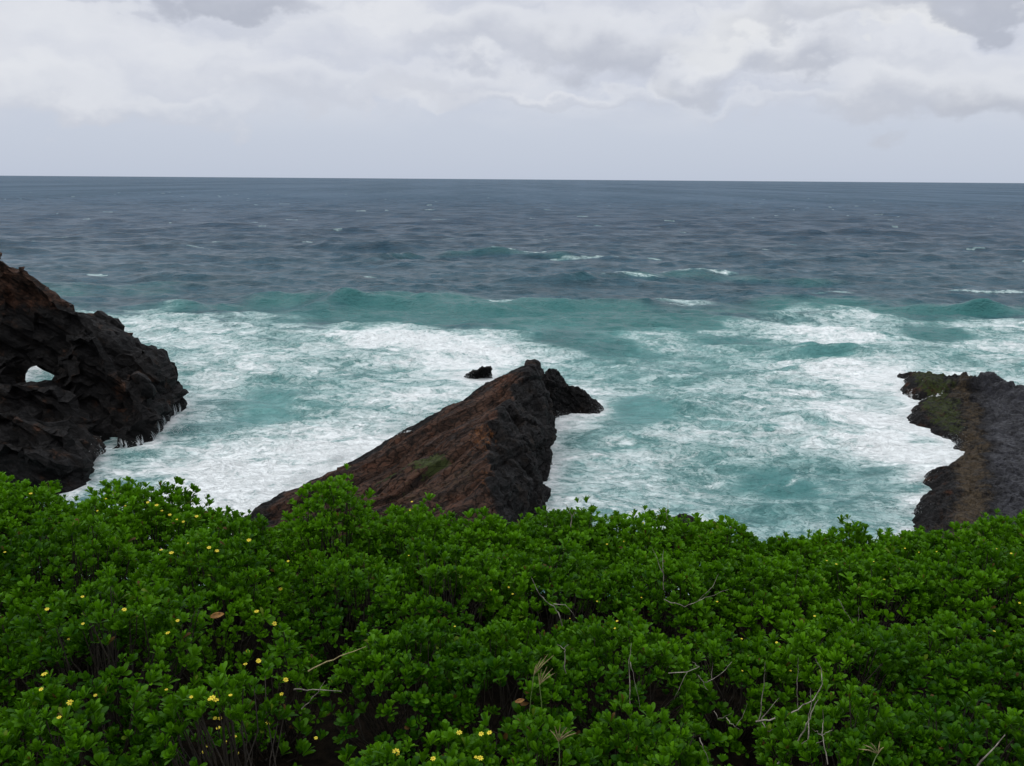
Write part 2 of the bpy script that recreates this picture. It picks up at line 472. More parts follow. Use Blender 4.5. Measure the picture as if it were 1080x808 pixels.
def small_rock(name, chunks, vox, label, cat, seed, bed=(0.3, -0.2, 0.9), amp=0.1, layer=0.3, lump=0.15, brown=0.0, wash=0.0, joint=0.0, block=1.1):
    me = remesh(hull_chunks(chunks), vox)
    me, V, N = rough_rock(me, bed, amp=amp, layer=layer, seed=seed, lump=lump, fine=0.02, joint=joint, block=block, shrink=0.04)
    rock_attrs(me, brown=np.full(len(V), brown), wash=wash * sstep(0.5, 0.0, V[:, 2]))
    note_foot(V)
    return tag(link(name, me, mat=ROCK), label, cat)

# --- block at the tip, behind and to the right
a = P(570, 396, y=53.5); b_ = P(590, 393, y=54.5); c_ = P(603, 407, y=54.8); d_ = P(612, 407, y=55); e_ = P(629, 424, y=55); f_ = P(635, 432, y=54.5)
g0 = P(572, 440, z=0); g1 = P(632, 437, z=0)
small_rock('sea_rock', [
    [a, b_, P(580, 388, y=53), g0, down(g0), P(598, 438, z=0), down(P(598, 438, z=0)), a + Vector((0, 3, -1)), b_ + Vector((0.3, 3, -1)), down(b_, out=(0.5, 4)), down(a, out=(0, 4)), P(600, 415, y=54)],
    [c_, d_, b_ + Vector((0.3, 0.2, -0.8)), P(596, 438, z=0), down(P(596, 438, z=0)), P(620, 437, z=0), down(P(620, 437, z=0)), c_ + Vector((0, 2.5, -0.6)), down(d_, out=(0, 3.5))],
    [P(566, 400, y=52.5), P(578, 392, y=53), P(584, 400, y=52.6), P(566, 445, z=0), P(590, 441, z=0), down(P(566, 445, z=0)), down(P(590, 441, z=0)), P(570, 402, y=55)],
    [d_ + Vector((0, 0, -0.15)), e_, f_, P(612, 438, z=0), g1, down(g1), down(P(612, 438, z=0)), e_ + Vector((0, 2, -0.5)), down(f_, out=(0.2, 3))]],
    0.07, 'dark blocky rock behind the far tip of the big brown slab', 'rock', 4.4, bed=(0.7, -0.2, 0.6), amp=0.14, layer=0.5, lump=0.2, brown=0.12)

# --- little rock awash
q1 = P(489, 397, z=0); q2 = P(519, 396, z=0); q3 = P(519, 386, y=63.5); q4 = P(511, 388, y=63.5); q5 = P(498, 393, y=63.6)
small_rock('sea_rock', [[q1, P(507, 398, z=0), P(505, 390, y=63.6), P(495, 394, y=63.7), down(q1, -1), down(P(507, 398, z=0), -1), P(500, 391, y=64.6), down(q1, -1, (0, 2))],
    [P(502, 397, z=0), q2, P(520, 388, y=63.5), P(514, 385.5, y=63.6), P(506, 388, y=63.7), down(q1, -1, (1, 0)), down(q2, -1), P(513, 386, y=64.8), down(q2, -1, (0, 2))]],
    0.04, 'small dark rock awash in white foam beyond the brown slab', 'rock', 6.1, bed=(-0.5, 0.1, 0.8), amp=0.13, layer=0.3, lump=0.08, block=0.6)

# --- boulder at the foot of the cliff, just over the bushes
h0 = P(708, 556, z=0); h1 = P(742, 558, z=0)
hc = (h0 + h1) / 2
small_rock('sea_rock', [[Vector((hc.x - 1.3, hc.y, -1)), Vector((hc.x + 1.2, hc.y - 0.2, -1)), Vector((hc.x - 0.9, hc.y - 0.4, 0.5)), Vector((hc.x + 0.8, hc.y - 0.3, 0.4)), Vector((hc.x - 0.2, hc.y - 0.2, 0.75)),
    Vector((hc.x, hc.y - 2, -1)), Vector((hc.x - 0.3, hc.y - 1.6, 0.4)), Vector((hc.x, hc.y + 0.7, -1))]],
    0.06, 'dark boulder top just showing over the bush crest below the teal water', 'rock', 8.1)

# --- left headland with the hole through it
LR = []
def left_rock():
    def col(u, vt, yt, back, vb=None, zb=-2.5, yb=None):
        """a column: top at pixel (u, vt) y metres ahead, its foot nearer by yb, its back further by back"""
        p = P(u, vt, y=yt)
        f = Vector((p.x * (yb or yt) / yt, yb or yt, zb))
        return [p, f, Vector((p.x, yt + back, p.z - 0.8)), Vector((p.x, yt + back + 1.5, zb))]
    def chunk(*cols): 
        r = []
        for c in cols: r += c
        return r
    ch = []
    # skyline wall, well behind the lower bulge; the hole is left open between chunks
    sky = [(-260, 150, 60), (-120, 215, 57), (0, 264, 55), (20, 277, 54.5), (42, 300, 54), (50, 314, 54), (78, 325, 53.5), (96, 331, 53.2), (112, 346, 53), (134, 363, 52.6), (151, 363, 52.2), (164, 380, 51.8), (171, 398, 51.4), (176, 412, 51.2), (178, 432, 51)]
    # from the right end to the hole: solid to the sea
    base_y = {178: 50.0, 176: 49.4, 171: 48.6, 164: 47.7, 151: 46.8, 134: 45.9, 112: 45.3, 96: 45.6, 78: 46.4}
    solid = [s for s in sky if s[0] >= 78]
    for i in range(len(solid) - 1):
        (u0, v0, y0), (u1, v1, y1) = solid[i], solid[i + 1]
        ch.append(chunk(col(u0, v0, y0, 3.5, yb=base_y[u0]), col(u1, v1, y1, 3.0, yb=base_y[u1])))
    # lintel over the hole: from the skyline down to the roof of the hole
    def pane(pts, y0, y1):
        """a block between two depths whose near outline is seen at these pixels"""
        near = [P(u, v, y=y0) for u, v in pts]
        return near + [Vector((p.x * y1 / y0, y1, H + (p.z - H) * y1 / y0)) for p in near]
    ch.append(pane([(20, 279), (50, 316), (82, 328), (88, 400), (66, 402), (57, 374), (34, 386)], 53, 55.5))
    ch.append(pane([(-5, 268), (40, 300), (47, 382), (27, 396), (-5, 398)], 53, 56))
    ch.append(pane([(-140, 205), (0, 266), (0, 420), (-140, 440)], 54, 59))
    ch.append(pane([(-300, 130), (-130, 212), (-130, 520), (-300, 520)], 52, 62))
    # right jamb (slanting) and sill
    ch.append(pane([(66, 398), (59, 374), (95, 345), (110, 480), (62, 480)], 51, 55))
    ch.append(pane([(-40, 403), (20, 400), (68, 400), (70, 470), (-40, 470)], 49.5, 53.5))
    ch.append(pane([(-30, 375), (14, 375), (18, 404), (-30, 404)], 51, 54))
    ch.append(pane([(-60, 370), (8, 396), (29, 398), (28, 389), (8, 384), (-10, 340)], 53, 56))
    # buttress to the right of the hole, mid depth
    ch.append(pane([(70, 352), (100, 352), (128, 398), (125, 480), (70, 480), (68, 400)], 49.3, 52))
    # big lower bulge towards the viewer
    def front(pts, zb=-2.5):
        out = []
        for u, v, y in pts:
            p = P(u, v, y=y); out += [p, Vector((p.x * 0.985, y - 1.2, zb)), Vector((p.x, y + 6, zb)), Vector((p.x * (y + 5.5) / y, y + 5.5, H + (p.z - H) * (y + 5.5) / y))]
        return out
    ch.append(front([(-60, 400, 46), (5, 402, 45.5), (35, 403, 45.5), (60, 405, 45.6)]))
    ch.append(front([(55, 404, 45.6), (80, 415, 45.6), (96, 440, 45.8)]))
    ch.append(front([(30, 440, 42.6), (75, 440, 43), (103, 466, 43.6)]))
    ch.append(front([(-60, 430, 41.6), (30, 434, 41.6), (72, 452, 41.0), (90, 482, 40.8)]))
    ch.append(front([(-60, 462, 38.8), (15, 464, 38.8), (58, 470, 39.2), (74, 492, 39.6)]))
    ch.append(front([(-260, 330, 48), (-60, 385, 46)]))
    # rounded right bulge by the water
    ch.append(front([(128, 398, 49), (146, 392, 47.9), (160, 402, 48.4), (169, 425, 49)]))
    ch.append(front([(146, 440, 46.9), (164, 436, 47.6), (120, 452, 46.1)]))
    me = remesh(hull_chunks(ch), 0.12)
    me, V, N = rough_rock(me, (0.55, 0.1, 0.85), amp=0.22, layer=0.55, seed=11.0, lump=0.30, fine=0.02, joint=0.10, keep=0.12, shrink=0.36, block=2.6, slab=(0.55, 0.9, 2.3), wobble=0.55)
    brown = 0.50 * sstep(5.5, 8.5, V[:, 2]) + 0.4 * blobw(V, P(128, 408, y=49), (0.7, 2, 1.6)) + 0.24
    orange = 0.55 * blobw(V, P(129, 412, y=49), (0.35, 2, 1.2)) + 0.1 * sstep(7, 9, V[:, 2])
    moss = 0.5 * sstep(9.2, 11, V[:, 2])
    rock_attrs(me, brown=brown, orange=orange, moss=moss, wash=0.22 * sstep(0.5, 0.0, V[:, 2]))
    note_foot(V)
    LR.append(me)
    tag(link('headland_rock', me, mat=ROCK), 'tall dark craggy headland with a window hole worn through it', 'rock')
left_rock()

# --- right platform
def right_rock():
    # a gently tilted platform as a height sheet with real thickness
    out = [(943, 394), (952, 404), (946, 412), (956, 418), (968, 424), (958, 434), (953, 446), (972, 452), (984, 458), (1003, 470), (1011, 483), (990, 494), (968, 503), (972, 512), (980, 520), (962, 529), (957, 545), (960, 560), (950, 580), (960, 640)]
    W = [P(u, v, z=0.0) for u, v in out]
    wy = np.array([p.y for p in W]); wx = np.array([p.x for p in W])
    y0, y1 = 22.0, 66.5
    xs = np.arange(12.0, 62.0, 0.11); ys = np.arange(y0, 70.0, 0.11)
    X, Y = np.meshgrid(xs, ys)
    p2 = np.stack([X.ravel(), Y.ravel(), np.zeros(X.size)], 1)
    wob = fbm(p2 * 0.9, 4) * 0.35
    edge = np.interp(Y.ravel(), wy[::-1], wx[::-1]) + wob * 0.9
    dx = X.ravel() - edge
    # far end of the platform
    fary = np.interp(X.ravel(), [26, 31.5, 33.0, 34.2, 35.0, 40, 60], [66.8, 66.3, 63.5, 61.0, 57.0, 54.0, 47.0]) + wob * 1.2 + 0.5 * noise3(p2 * 0.4 + 4)
    dy = fary - Y.ravel()
    # profile: low wet shelf, then the slate slope rising to the right
    shelf = 0.42 * sstep(-0.3, 1.6, dx) + 0.10 * np.clip(dx, 0, 40) 
    z = -1.0 + (shelf + 1.0) * sstep(-1.2, 0.7, dx)
    z = np.minimum(z, -1.0 + (shelf + 1.0) * sstep(-1.4, 0.5, dy))
    # slate grain: slanted ribs
    dirv = np.array((0.80, -0.60)); s = (X.ravel() * dirv[1] * -1 + Y.ravel() * dirv[0])
    up = sstep(2.2, 4.0, dx)
    rib = fbm(np.stack([(X.ravel() * 0.85 + Y.ravel() * 0.5) * 0.55, (Y.ravel() * 0.85 - X.ravel() * 0.5) * 2.3, np.zeros(X.size)], 1), 4, 0.55, ridge=True)
    z += up * 0.20 * rib + 0.03 * fbm(p2 * 1.7, 4, 0.6) + 0.10 * fbm(p2 * 0.5 + 7, 3, 0.5, ridge=True) * sstep(0, 2, dx)
    rr = fbm(p2 * 1.3 + 3, 4, 0.6, ridge=True)
    c1, e1 = cells(np.stack([(X.ravel() * 0.5 + Y.ravel() * 0.85) / 2.4, (Y.ravel() * 0.5 - X.ravel() * 0.85) / 1.0, np.zeros(X.size)], 1) + wob[:, None])
    c2, e2 = cells(np.stack([(X.ravel() * 0.5 + Y.ravel() * 0.85) / 0.9, (Y.ravel() * 0.5 - X.ravel() * 0.85) / 0.4, np.zeros(X.size)], 1) + wob[:, None])
    z += sstep(0, 1.5, dx) * (0.10 * c1 + 0.03 * c2 - 0.08 * (1 - sstep(0, 0.15, e1)))
    z += 0.16 * rr * sstep(-0.4, 0.5, dx) * sstep(3.5, 1.5, dx)
    # broken blocks along the far rim
    for (u, v, hgt, r) in ((970, 397, 0.22, 1.5), (988, 400, 0.40, 1.2), (1006, 404, 0.32, 0.9), (1016, 403, 0.5, 0.9), (1030, 402, 0.42, 1.3), (1044, 402, 0.55, 0.9), (1053, 410, 0.45, 0.8), (1075, 416, 0.35, 1.6), (1015, 414, 0.3, 0.8), (958, 402, 0.15, 0.7), (965, 437, 0.25, 0.9)):
        c = P(u, v + 6, z=0.9)
        rad = np.hypot(X.ravel() - c.x, (Y.ravel() - c.y) * 0.75) + 0.35 * fbm(p2 * 1.2 + u, 3)
        z += hgt * sstep(r, r * 0.62, rad) * (z > -0.6)
    zz = z.reshape(X.shape)
    ny, nx = X.shape
    keep = (zz > -0.95)
    idx = np.arange(X.size).reshape(X.shape)
    quad_ok = keep[:-1, :-1] | keep[1:, :-1] | keep[:-1, 1:] | keep[1:, 1:]
    F = np.stack([idx[:-1, :-1], idx[:-1, 1:], idx[1:, 1:], idx[1:, :-1]], -1)[quad_ok]
    V = np.stack([X.ravel(), Y.ravel(), z], 1)
    used = np.unique(F); remap = -np.ones(len(V), int); remap[used] = np.arange(len(used))
    dxk, dyk = dx[used], dy[used]; V = V[used]; F = remap[F]
    me = np_mesh('platform', V, F)
    o = link('rock_platform', me, mat=ROCK)
    nb = noise3(V * 0.3) * 0.8
    bl = [P(u, v, z=0.7) for u, v in ((999, 390), (1004, 402), (1013, 420), (1024, 437), (1025, 461), (1020, 485), (1031, 507), (1022, 539), (1011, 562), (1000, 600))]
    bx = V[:, 0] - np.interp(V[:, 1], [p.y for p in bl][::-1], [p.x for p in bl][::-1]) + nb * 0.6 + 0.7 * noise3(V * 1.1)
    nearm = sstep(46.5, 49.5, V[:, 1]) * sstep(66.5, 64.5, V[:, 1])
    moss = 0.64 * nearm * sstep(0.2, -0.9, bx) * sstep(-3.4, -2.2, bx) * sstep(0.3, 0.9, dxk)
    tan = 0.66 * np.exp(-((bx - 0.1) / 0.9) ** 2) * sstep(66, 58, V[:, 1]) + 0.25 * sstep(50, 44, V[:, 1]) * sstep(0.5, -0.5, bx)
    wash = 0.42 * sstep(0.9, -0.1, dxk) + 0.5 * blobw(V, P(985, 418, z=0.5), (3.0, 0.6, 5)) + 0.35 * blobw(V, P(965, 410, z=0.5), (1.5, 1.2, 5))
    brown = 0.35 * sstep(0.5, -1.0, bx)
    slate = 0.9 * sstep(0.4, 1.8, bx)
    rock_attrs(me, brown=brown, moss=moss, tan=tan, wash=wash, slate=slate)
    ax, ay, bz = bed_frame((0.25, 0.35, 0.9), (0.5, 0.85, 0))
    at = me.attributes.new('bedco', 'FLOAT_VECTOR', 'POINT')
    at.data.foreach_set('vector', np.ascontiguousarray(np.stack([V @ ax, V @ ay * 1.6, V @ bz], 1), np.float32).ravel())
    so = o.modifiers.new('thick', 'SOLIDIFY'); so.thickness = 1.5; so.offset = -1
    note_foot(V)
    tag(o, 'low dark slate rock platform with mossy wave washed edge at the right', 'rock')
right_rock()

# ------------------------------------------------------------------ sea
def build_sea():
    th = np.concatenate([np.linspace(math.radians(62), math.radians(26), 60, endpoint=False),
                         np.linspace(math.radians(26), math.radians(0.9), 900, endpoint=False),
                         np.geomspace(math.radians(0.9), math.radians(0.012), 140)])
    r = H / np.tan(th)
    azc = np.linspace(math.radians(-38), math.radians(38), 1150)
    azs = np.concatenate([np.linspace(-math.pi, math.radians(-38), 60, endpoint=False), azc, np.linspace(math.radians(38), math.pi, 61)[1:]])
    R_, A = np.meshgrid(r, azs, indexing='ij')
    X = (R_ * np.sin(A)).ravel(); Y = (R_ * np.cos(A)).ravel(); R1 = R_.ravel()
    dr = np.gradient(r); cell = np.repeat(dr, len(azs))
    cell = np.maximum(cell, 0.05)
    n = len(X)
    p2 = np.stack([X, Y, np.zeros(n)], 1)
    # --- random sea: many small wave trains
    g = np.random.default_rng(21)
    Z = np.zeros(n); DX = np.zeros(n); DY = np.zeros(n)
    shore = sstep(150, 60, R1)
    for k in range(64):
        lam = 1.1 * (36 / 1.1) ** (k / 63.0)
        ang = math.radians(-96 + g.normal() * 32)
        kx, ky = math.cos(ang), math.sin(ang)
        K = 2 * math.pi / lam
        amp = 0.0068 * lam ** 0.80 * (1 + 0.6 * math.exp(-((math.log(lam) - math.log(4)) / 0.7) ** 2))
        fade = sstep(1.2, 2.4, lam / cell) * (1 - 0.35 * shore * (lam > 12))
        ph = K * (kx * X + ky * Y) + g.uniform(0, 6.28) + 1.2 * noise2(p2 / (lam * 4.0) + k)
        env = 0.55 + 0.9 * np.clip(noise2(p2 / (lam * 3.0) + 50 + k) + 0.5, 0, 1.2)
        Z += amp * fade * env * np.cos(ph)
        DX -= amp * 0.8 * fade * env * kx * np.sin(ph); DY -= amp * 0.8 * fade * env * ky * np.sin(ph)
    foam = np.zeros(n); teal = np.zeros(n)
    # --- swells with long crests: (pixels of the crest ends, height, back width, teal, white on the crest)
    def swell(u0, v0, u1, v1, hgt, wback, tl, cap, capspan=None, bend=0.0, wfront=None):
        a = P(u0, v0, z=0); b = P(u1, v1, z=0)
        d = Vector((b.x - a.x, b.y - a.y)); L = d.length; d /= L
        nx_, ny_ = -d.y, d.x                     # points away from the shore
        rx, ry = X - a.x, Y - a.y
        s = (rx * d.x + ry * d.y) / L; q = rx * nx_ + ry * ny_
        sel = (s > -0.4) & (s < 1.4) & (np.abs(q) < wback * 5 + 8)
        if not sel.any(): return
        s, q = s[sel], q[sel]; pp = p2[sel]
        q = q + 2.0 * wback * 0.35 * noise2(pp / (wback * 3.0) + hgt * 10) + bend * (4 * (s - 0.5) ** 2) 
        env = sstep(-0.25, 0.2, s) * sstep(1.25, 0.8, s) * (0.8 + 0.7 * noise2(pp / (L * 0.25) + 3))
        wf = wfront or wback * 0.38
        prof = np.where(q < 0, np.exp(-(q / wf) ** 2), np.exp(-(q / wback) ** 2)) - 0.35 * np.exp(-((q + wf * 2.1) / (wf * 1.2)) ** 2)
        Z[sel] += hgt * env * prof
        teal[sel] += tl * env * np.exp(-((q + wf * 0.75) / (wf * 0.95)) ** 2)
        if cap:
            c0, c1 = capspan or (0.1, 0.9)
            foam[sel] += cap * sstep(c0 - 0.08, c0 + 0.05, s) * sstep(c1 + 0.08, c1 - 0.05, s) * np.exp(-((q - 0.05 * wback) / (wf * 0.45)) ** 2) * (0.6 + 1.1 * noise2(pp * 0.6))
    swell(330, 319, 480, 313, 1.2, 5.5, 0.65, 0.10, wfront=3.2)
    swell(440, 322, 640, 322, 1.1, 5.0, 0.65, 0.55, (0.38, 0.55), wfront=3.0)
    swell(150, 323, 340, 316, 0.7, 5, 0.35, 0.05)
    swell(470, 268, 615, 272, 1.2, 6, 0.35, 0.45, (0.35, 0.75))
    swell(680, 293, 870, 295, 1.3, 6, 0.35, 0.40, (0.05, 0.5))
    swell(380, 276, 480, 268, 0.8, 5, 0.2, 0.2, (0.2, 0.5))
    swell(600, 300, 700, 292, 0.7, 5, 0.2, 0.2, (0.1, 0.4))
    swell(640, 322, 860, 333, 0.6, 4, 0.3, 0.0)
    swell(920, 325, 1100, 330, 0.7, 4, 0.45, 0.0)
    swell(820, 372, 925, 374, 0.7, 2.2, 0.5, 0.25, (0.0, 0.6))
    swell(560, 380, 700, 392, 0.35, 2.4, 0.5, 0.1)
    swell(640, 424, 745, 438, 0.5, 2.2, 0.6, 0.2, (0.6, 1.0))
    swell(230, 412, 330, 425, 0.4, 2.4, 0.35, 0)
    swell(590, 488, 660, 482, 0.32, 1.2, 0.3, 0.5, (0.1, 0.7))
    swell(790, 510, 900, 498, 0.35, 1.8, 0.4, 0.2)
    swell(100, 345, 420, 356, 0.35, 3.5, 0.1, 0.3, (0.4, 0.9))
    swell(20, 290, 260, 296, 0.6, 6, 0.05, 0)
    swell(900, 270, 1100, 275, 0.6, 6, 0.05, 0)
    swell(780, 245, 960, 247, 1.0, 9, 0.0, 0.0)
    swell(200, 258, 420, 262, 0.7, 8, 0.0, 0.0)
    shal = np.zeros(n)
    # --- foam layout, as patches on the water: (centre pixel, half sizes in pixels, amount)
    def patch(u, v, su, sv, amt, arr, soft=1.0):
        c = P(u, v, z=0)
        rx_ = abs(P(u + su, v, z=0).x - c.x)
        ry_ = abs(P(u, v - sv, z=0).y - P(u, v + sv, z=0).y) / 2
        q = ((X - c.x) / rx_) ** 2 + ((Y - c.y) / ry_) ** 2
        arr += amt * np.exp(-q * soft)
    zone_far = np.interp(X / np.maximum(Y, 1), [-1.2, -0.62, -0.5, -0.36, -0.2, -0.08, 0.05, 0.2, 0.32, 0.42, 0.5, 0.6, 1.2],
                         [105, 101, 99, 95, 90, 86, 83, 84, 96, 100, 88, 92, 92])
    lowf = noise2(p2 / 9.0 + 2); lowf2 = noise2(p2 / 22.0 + 8)
    edge = zone_far + 7 * lowf + 4 * noise2(p2 / 3.5)
    surf = sstep(5, -7, Y - edge) * (Y > 0)
    foam += surf * (0.30 + 0.22 * lowf)
    teal += (0.42 * np.clip(0.35 + 1.6 * lowf2 + 1.2 * lowf + 0.35 * sstep(-12, 5, X), 0.25, 1) * sstep(20, -5, Y - edge - 4 - 10 * lowf2) + 0.65 * sstep(2, -20, Y - edge)) * (Y > 0)
    shal += sstep(6, -12, Y - edge) * (Y > 0) * np.clip(0.72 + 0.6 * lowf, 0, 1.2)
    for a_ in ((40, 390, 22, 12, .45), (45, 388, 12, 5, .3), (200, 380, 130, 40, .12), (480, 367, 85, 20, .42), (430, 358, 60, 10, .3), (560, 372, 50, 12, .2), (150, 350, 90, 14, .18), (250, 505, 110, 32, .60), (370, 470, 80, 22, .42),
               (130, 490, 60, 14, .05), (440, 430, 60, 18, .32), (500, 395, 40, 14, .3), (330, 400, 60, 30, .12), (860, 345, 75, 18, .34), (905, 335, 40, 8, .15), (720, 320, 28, 5, .42),
               (1060, 343, 40, 8, .3), (1050, 365, 40, 12, .15), (920, 400, 60, 26, .32), (925, 450, 55, 30, .3), (960, 480, 50, 16, .42), (890, 390, 60, 10, .15), (780, 440, 90, 26, .12), (620, 415, 30, 16, .3),
               (600, 446, 35, 8, .3), (640, 440, 30, 10, .05), (700, 510, 60, 30, .08), (860, 470, 60, 30, .06), (730, 555, 60, 12, .12), (215, 450, 40, 30, .12), (200, 425, 20, 40, .1), (740, 395, 120, 16, .06), (900, 520, 40, 24, .05)):
        patch(a_[0], a_[1], a_[2], a_[3], a_[4] * 1.25, foam)
    for a_ in ((285, 428, 55, 26, -.40), (270, 412, 30, 8, -.1), (670, 432, 55, 20, -.32), (700, 444, 70, 14, -.1), (640, 352, 150, 16, -.22), (640, 392, 60, 14, -.18), (660, 335, 140, 12, -.2), (870, 373, 45, 8, -.45),
               (610, 500, 25, 20, -.18), (820, 508, 45, 12, -.2), (900, 545, 60, 16, -.12), (165, 508, 35, 9, -.3), (560, 345, 70, 10, -.1), (780, 385, 60, 12, -.05), (740, 475, 50, 12, -.1), (620, 470, 30, 10, -.1), (900, 500, 40, 10, -.08), (975, 350, 60, 8, -.1)):
        patch(a_[0], a_[1], a_[2], a_[3], a_[4] * 0.9, foam)
    for a_ in ((640, 360, 150, 30, .3), (540, 325, 110, 10, .4), (860, 325, 60, 6, .2), (980, 330, 100, 12, .2), (560, 330, 180, 14, .2)):
        patch(*a_, teal)
    for a_ in ((990, 350, 80, 9, .6), (650, 340, 90, 9, .3), (1060, 370, 60, 12, .25), (680, 436, 60, 14, -.1)):
        patch(*a_, teal)
    # foam against the rocks
    foot = np.concatenate(rock_foot); 
    sub = foot[g.permutation(len(foot))[:9000]]
    kd = kdtree.KDTree(len(sub))
    for i, (a, b) in enumerate(sub): kd.insert((a, b, 0), i)
    kd.balance()
    near = np.where((R1 < 80) & (Y > 20) & (np.abs(X) < 60))[0]
    dist = np.full(n, 50.0)
    for i in near:
        dist[i] = kd.find((X[i], Y[i], 0))[2]
    foam += (0.40 + 0.5 * noise2(p2 * 0.35 + 9)) * np.exp(-(dist / (0.7 + 0.5 * noise2(p2 * 0.4))) ** 2)
    # choppy small relief inside the surf
    ch = surf * sstep(2.0, 0.5, cell) 
    Z += ch * (0.16 * fbm2(p2 * np.array((0.45, 0.8, 1)), 4, 0.55, ridge=True) * 0.7 + 0.30 * np.clip(foam - 0.55, 0, 0.6) * fbm2(p2 * 0.9 + 5, 3, 0.6, ridge=True))
    # whitecaps further out
    wc = fbm2(p2 * np.array((0.05, 0.14, 1)) + 77, 3, 0.6)
    capn = sstep(0.86, 1.0, wc) * sstep(100, 140, R1) * sstep(1500, 700, R1)
    foam += 0.30 * capn
    calm = 0.12 + 0.88 * sstep(0.3, 7.0, dist)
    Z *= calm; DX *= calm; DY *= calm
    V = np.stack([X + DX, Y + DY, Z * sstep(4000, 1200, R1)], 1)
    m_, k_ = len(r), len(azs)
    idx = np.arange(n).reshape(m_, k_)
    F = np.stack([idx[:-1, :-1], idx[1:, :-1], idx[1:, 1:], idx[:-1, 1:]], -1).reshape(-1, 4)
    me = np_mesh('sea', V, F[:, ::-1])
    fattr(me, 'foam', np.clip(foam, 0, 1.3)); fattr(me, 'teal', np.clip(teal, 0, 1.0)); fattr(me, 'shal', np.clip(shal, 0, 1.0))
    m, t, b = material('sea_water')
    pos = t.node('ShaderNodeNewGeometry').outputs['Position']
    sx = t.node('ShaderNodeSeparateXYZ'); t.l.new(pos, sx.inputs[0])
    foamA, tealA = t.attr('foam'), t.attr('teal')
    # foam web, streaked and curdled
    wn = t.noise(t.mapping(pos, (0.55, 0.9, 1)), 0.55, 5, 0.6)
    wv = t.vmath('SCALE', t.vmath('SUBTRACT', wn.outputs['Color'], (0.5, 0.5, 0.5)), 3.6)
    wp = t.vmath('ADD', pos, wv)
    f1 = t.noise(t.mapping(wp, (0.85, 1.0, 1)), 0.75, 10, 0.72, 0.6)
    f2 = t.noise(t.mapping(wp, (0.9, 1.1, 1), loc=(4, 9, 0)), 2.6, 8, 0.72, 0.8)
    rid = t.math('ABSOLUTE', t.math('SUBTRACT', f2.outputs[0], 0.5))
    web = t.math('SUBTRACT', 1.0, t.math('MULTIPLY', rid, 7.0), clamp=True)        # thin threads of foam
    rid2 = t.math('ABSOLUTE', t.math('SUBTRACT', f1.outputs[0], 0.5))
    web2 = t.math('SUBTRACT', 1.0, t.math('MULTIPLY', rid2, 9.0), clamp=True)
    pat = t.math('ADD', t.math('MULTIPLY', t.math('SUBTRACT', f1.outputs[0], 0.5), 1.25), t.math('MULTIPLY', t.math('SUBTRACT', f2.outputs[0], 0.5), 1.1))
    pat = t.math('ADD', pat, t.math('MULTIPLY', t.math('ADD', web, web2), 0.13))
    f0 = t.noise(t.mapping(wp, (0.30, 0.42, 1), loc=(2, 1, 0)), 0.6, 4, 0.6, 1.0)
    pat = t.math('ADD', pat, t.math('MULTIPLY', t.math('SUBTRACT', f0.outputs[0], 0.5), 1.7))
    q = t.math('ADD', foamA, pat)
    gate = t.map(foamA, 0.08, 0.25)
    foam_s = t.math('MULTIPLY', t.map(q, 0.34, 1.10), gate)
    thin = t.math('MULTIPLY', t.map(q, 0.0, 0.70), gate)
    # water body colour
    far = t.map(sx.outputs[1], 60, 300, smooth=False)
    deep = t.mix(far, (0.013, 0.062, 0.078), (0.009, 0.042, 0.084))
    far_waves = t.noise(t.mapping(pos, (0.0060, 0.0011, 1)), 1.0, 10, 0.78)
    deep = t.mix(t.math('MULTIPLY', t.map(far_waves.outputs[0], 0.40, 0.60), t.map(sx.outputs[1], 100, 500)), deep, (0.020, 0.062, 0.112))  # light and dark of far wave crests put into the water colour
    fl = t.noise(t.mapping(pos, (0.14, 0.34, 1)), 1.0, 9, 0.78)
    flv = t.map(fl.outputs[0], 0.36, 0.64, 0.74, 1.28)  # light and shaded facets of fine chop, painted as colour variation
    deep = t.vmath('SCALE', deep, flv)
    tq = t.mix(t.map(tealA, 0.0, 0.6), deep, (0.030, 0.150, 0.142))
    tn = t.noise(t.mapping(pos, (0.7, 1.3, 1)), 0.8, 8, 0.7, 0.5)
    tq = t.mix(t.math('MULTIPLY', t.attr('shal'), t.map(tn.outputs[0], 0.3, 0.65, 0.35, 1.0)), tq, (0.150, 0.365, 0.350))
    milky = t.mix(t.math('MULTIPLY', thin, 0.85), tq, (0.38, 0.575, 0.56))
    cn = t.noise(t.mapping(pos, (0.5, 1, 1)), 0.25, 4, 0.6)
    milky = t.mix(t.math('MULTIPLY', t.map(cn.outputs[0], 0.4, 0.65), t.math('MULTIPLY', gate, 0.35)), milky, (0.14, 0.34, 0.32))
    c = t.mix(foam_s, milky, (0.88, 0.92, 0.93))
    t.l.new(c, b.inputs['Base Color'])
    t.put(b.inputs['Roughness'], t.mix(foam_s, (0.22, 0.22, 0.22), (0.8, 0.8, 0.8)))
    b.inputs['IOR'].default_value = 1.33; b.inputs['Specular Tint'].default_value = (0.78, 0.90, 1, 1)
    t.put(b.inputs['Specular IOR Level'], t.math('MULTIPLY', t.math('SUBTRACT', 1.0, t.math('MULTIPLY', foam_s, 0.8)), t.map(sx.outputs[1], 60, 500, 0.45, 0.10, smooth=False)))
    # ripples at many sizes, longer along the crests
    rp = t.mapping(pos, (0.55, 1.0, 1))
    b1 = t.noise(rp, 1.6, 6, 0.62, 0.3); b2 = t.noise(rp, 0.33, 5, 0.6, 0.4); b3 = t.noise(rp, 0.06, 5, 0.6)
    fade1 = t.map(sx.outputs[1], 60, 500, 1.0, 0.4, smooth=False)
    n0 = t.bump(far_waves.outputs[0], 1.0, t.map(sx.outputs[1], 150, 900, 0.0, 30.0, smooth=False))
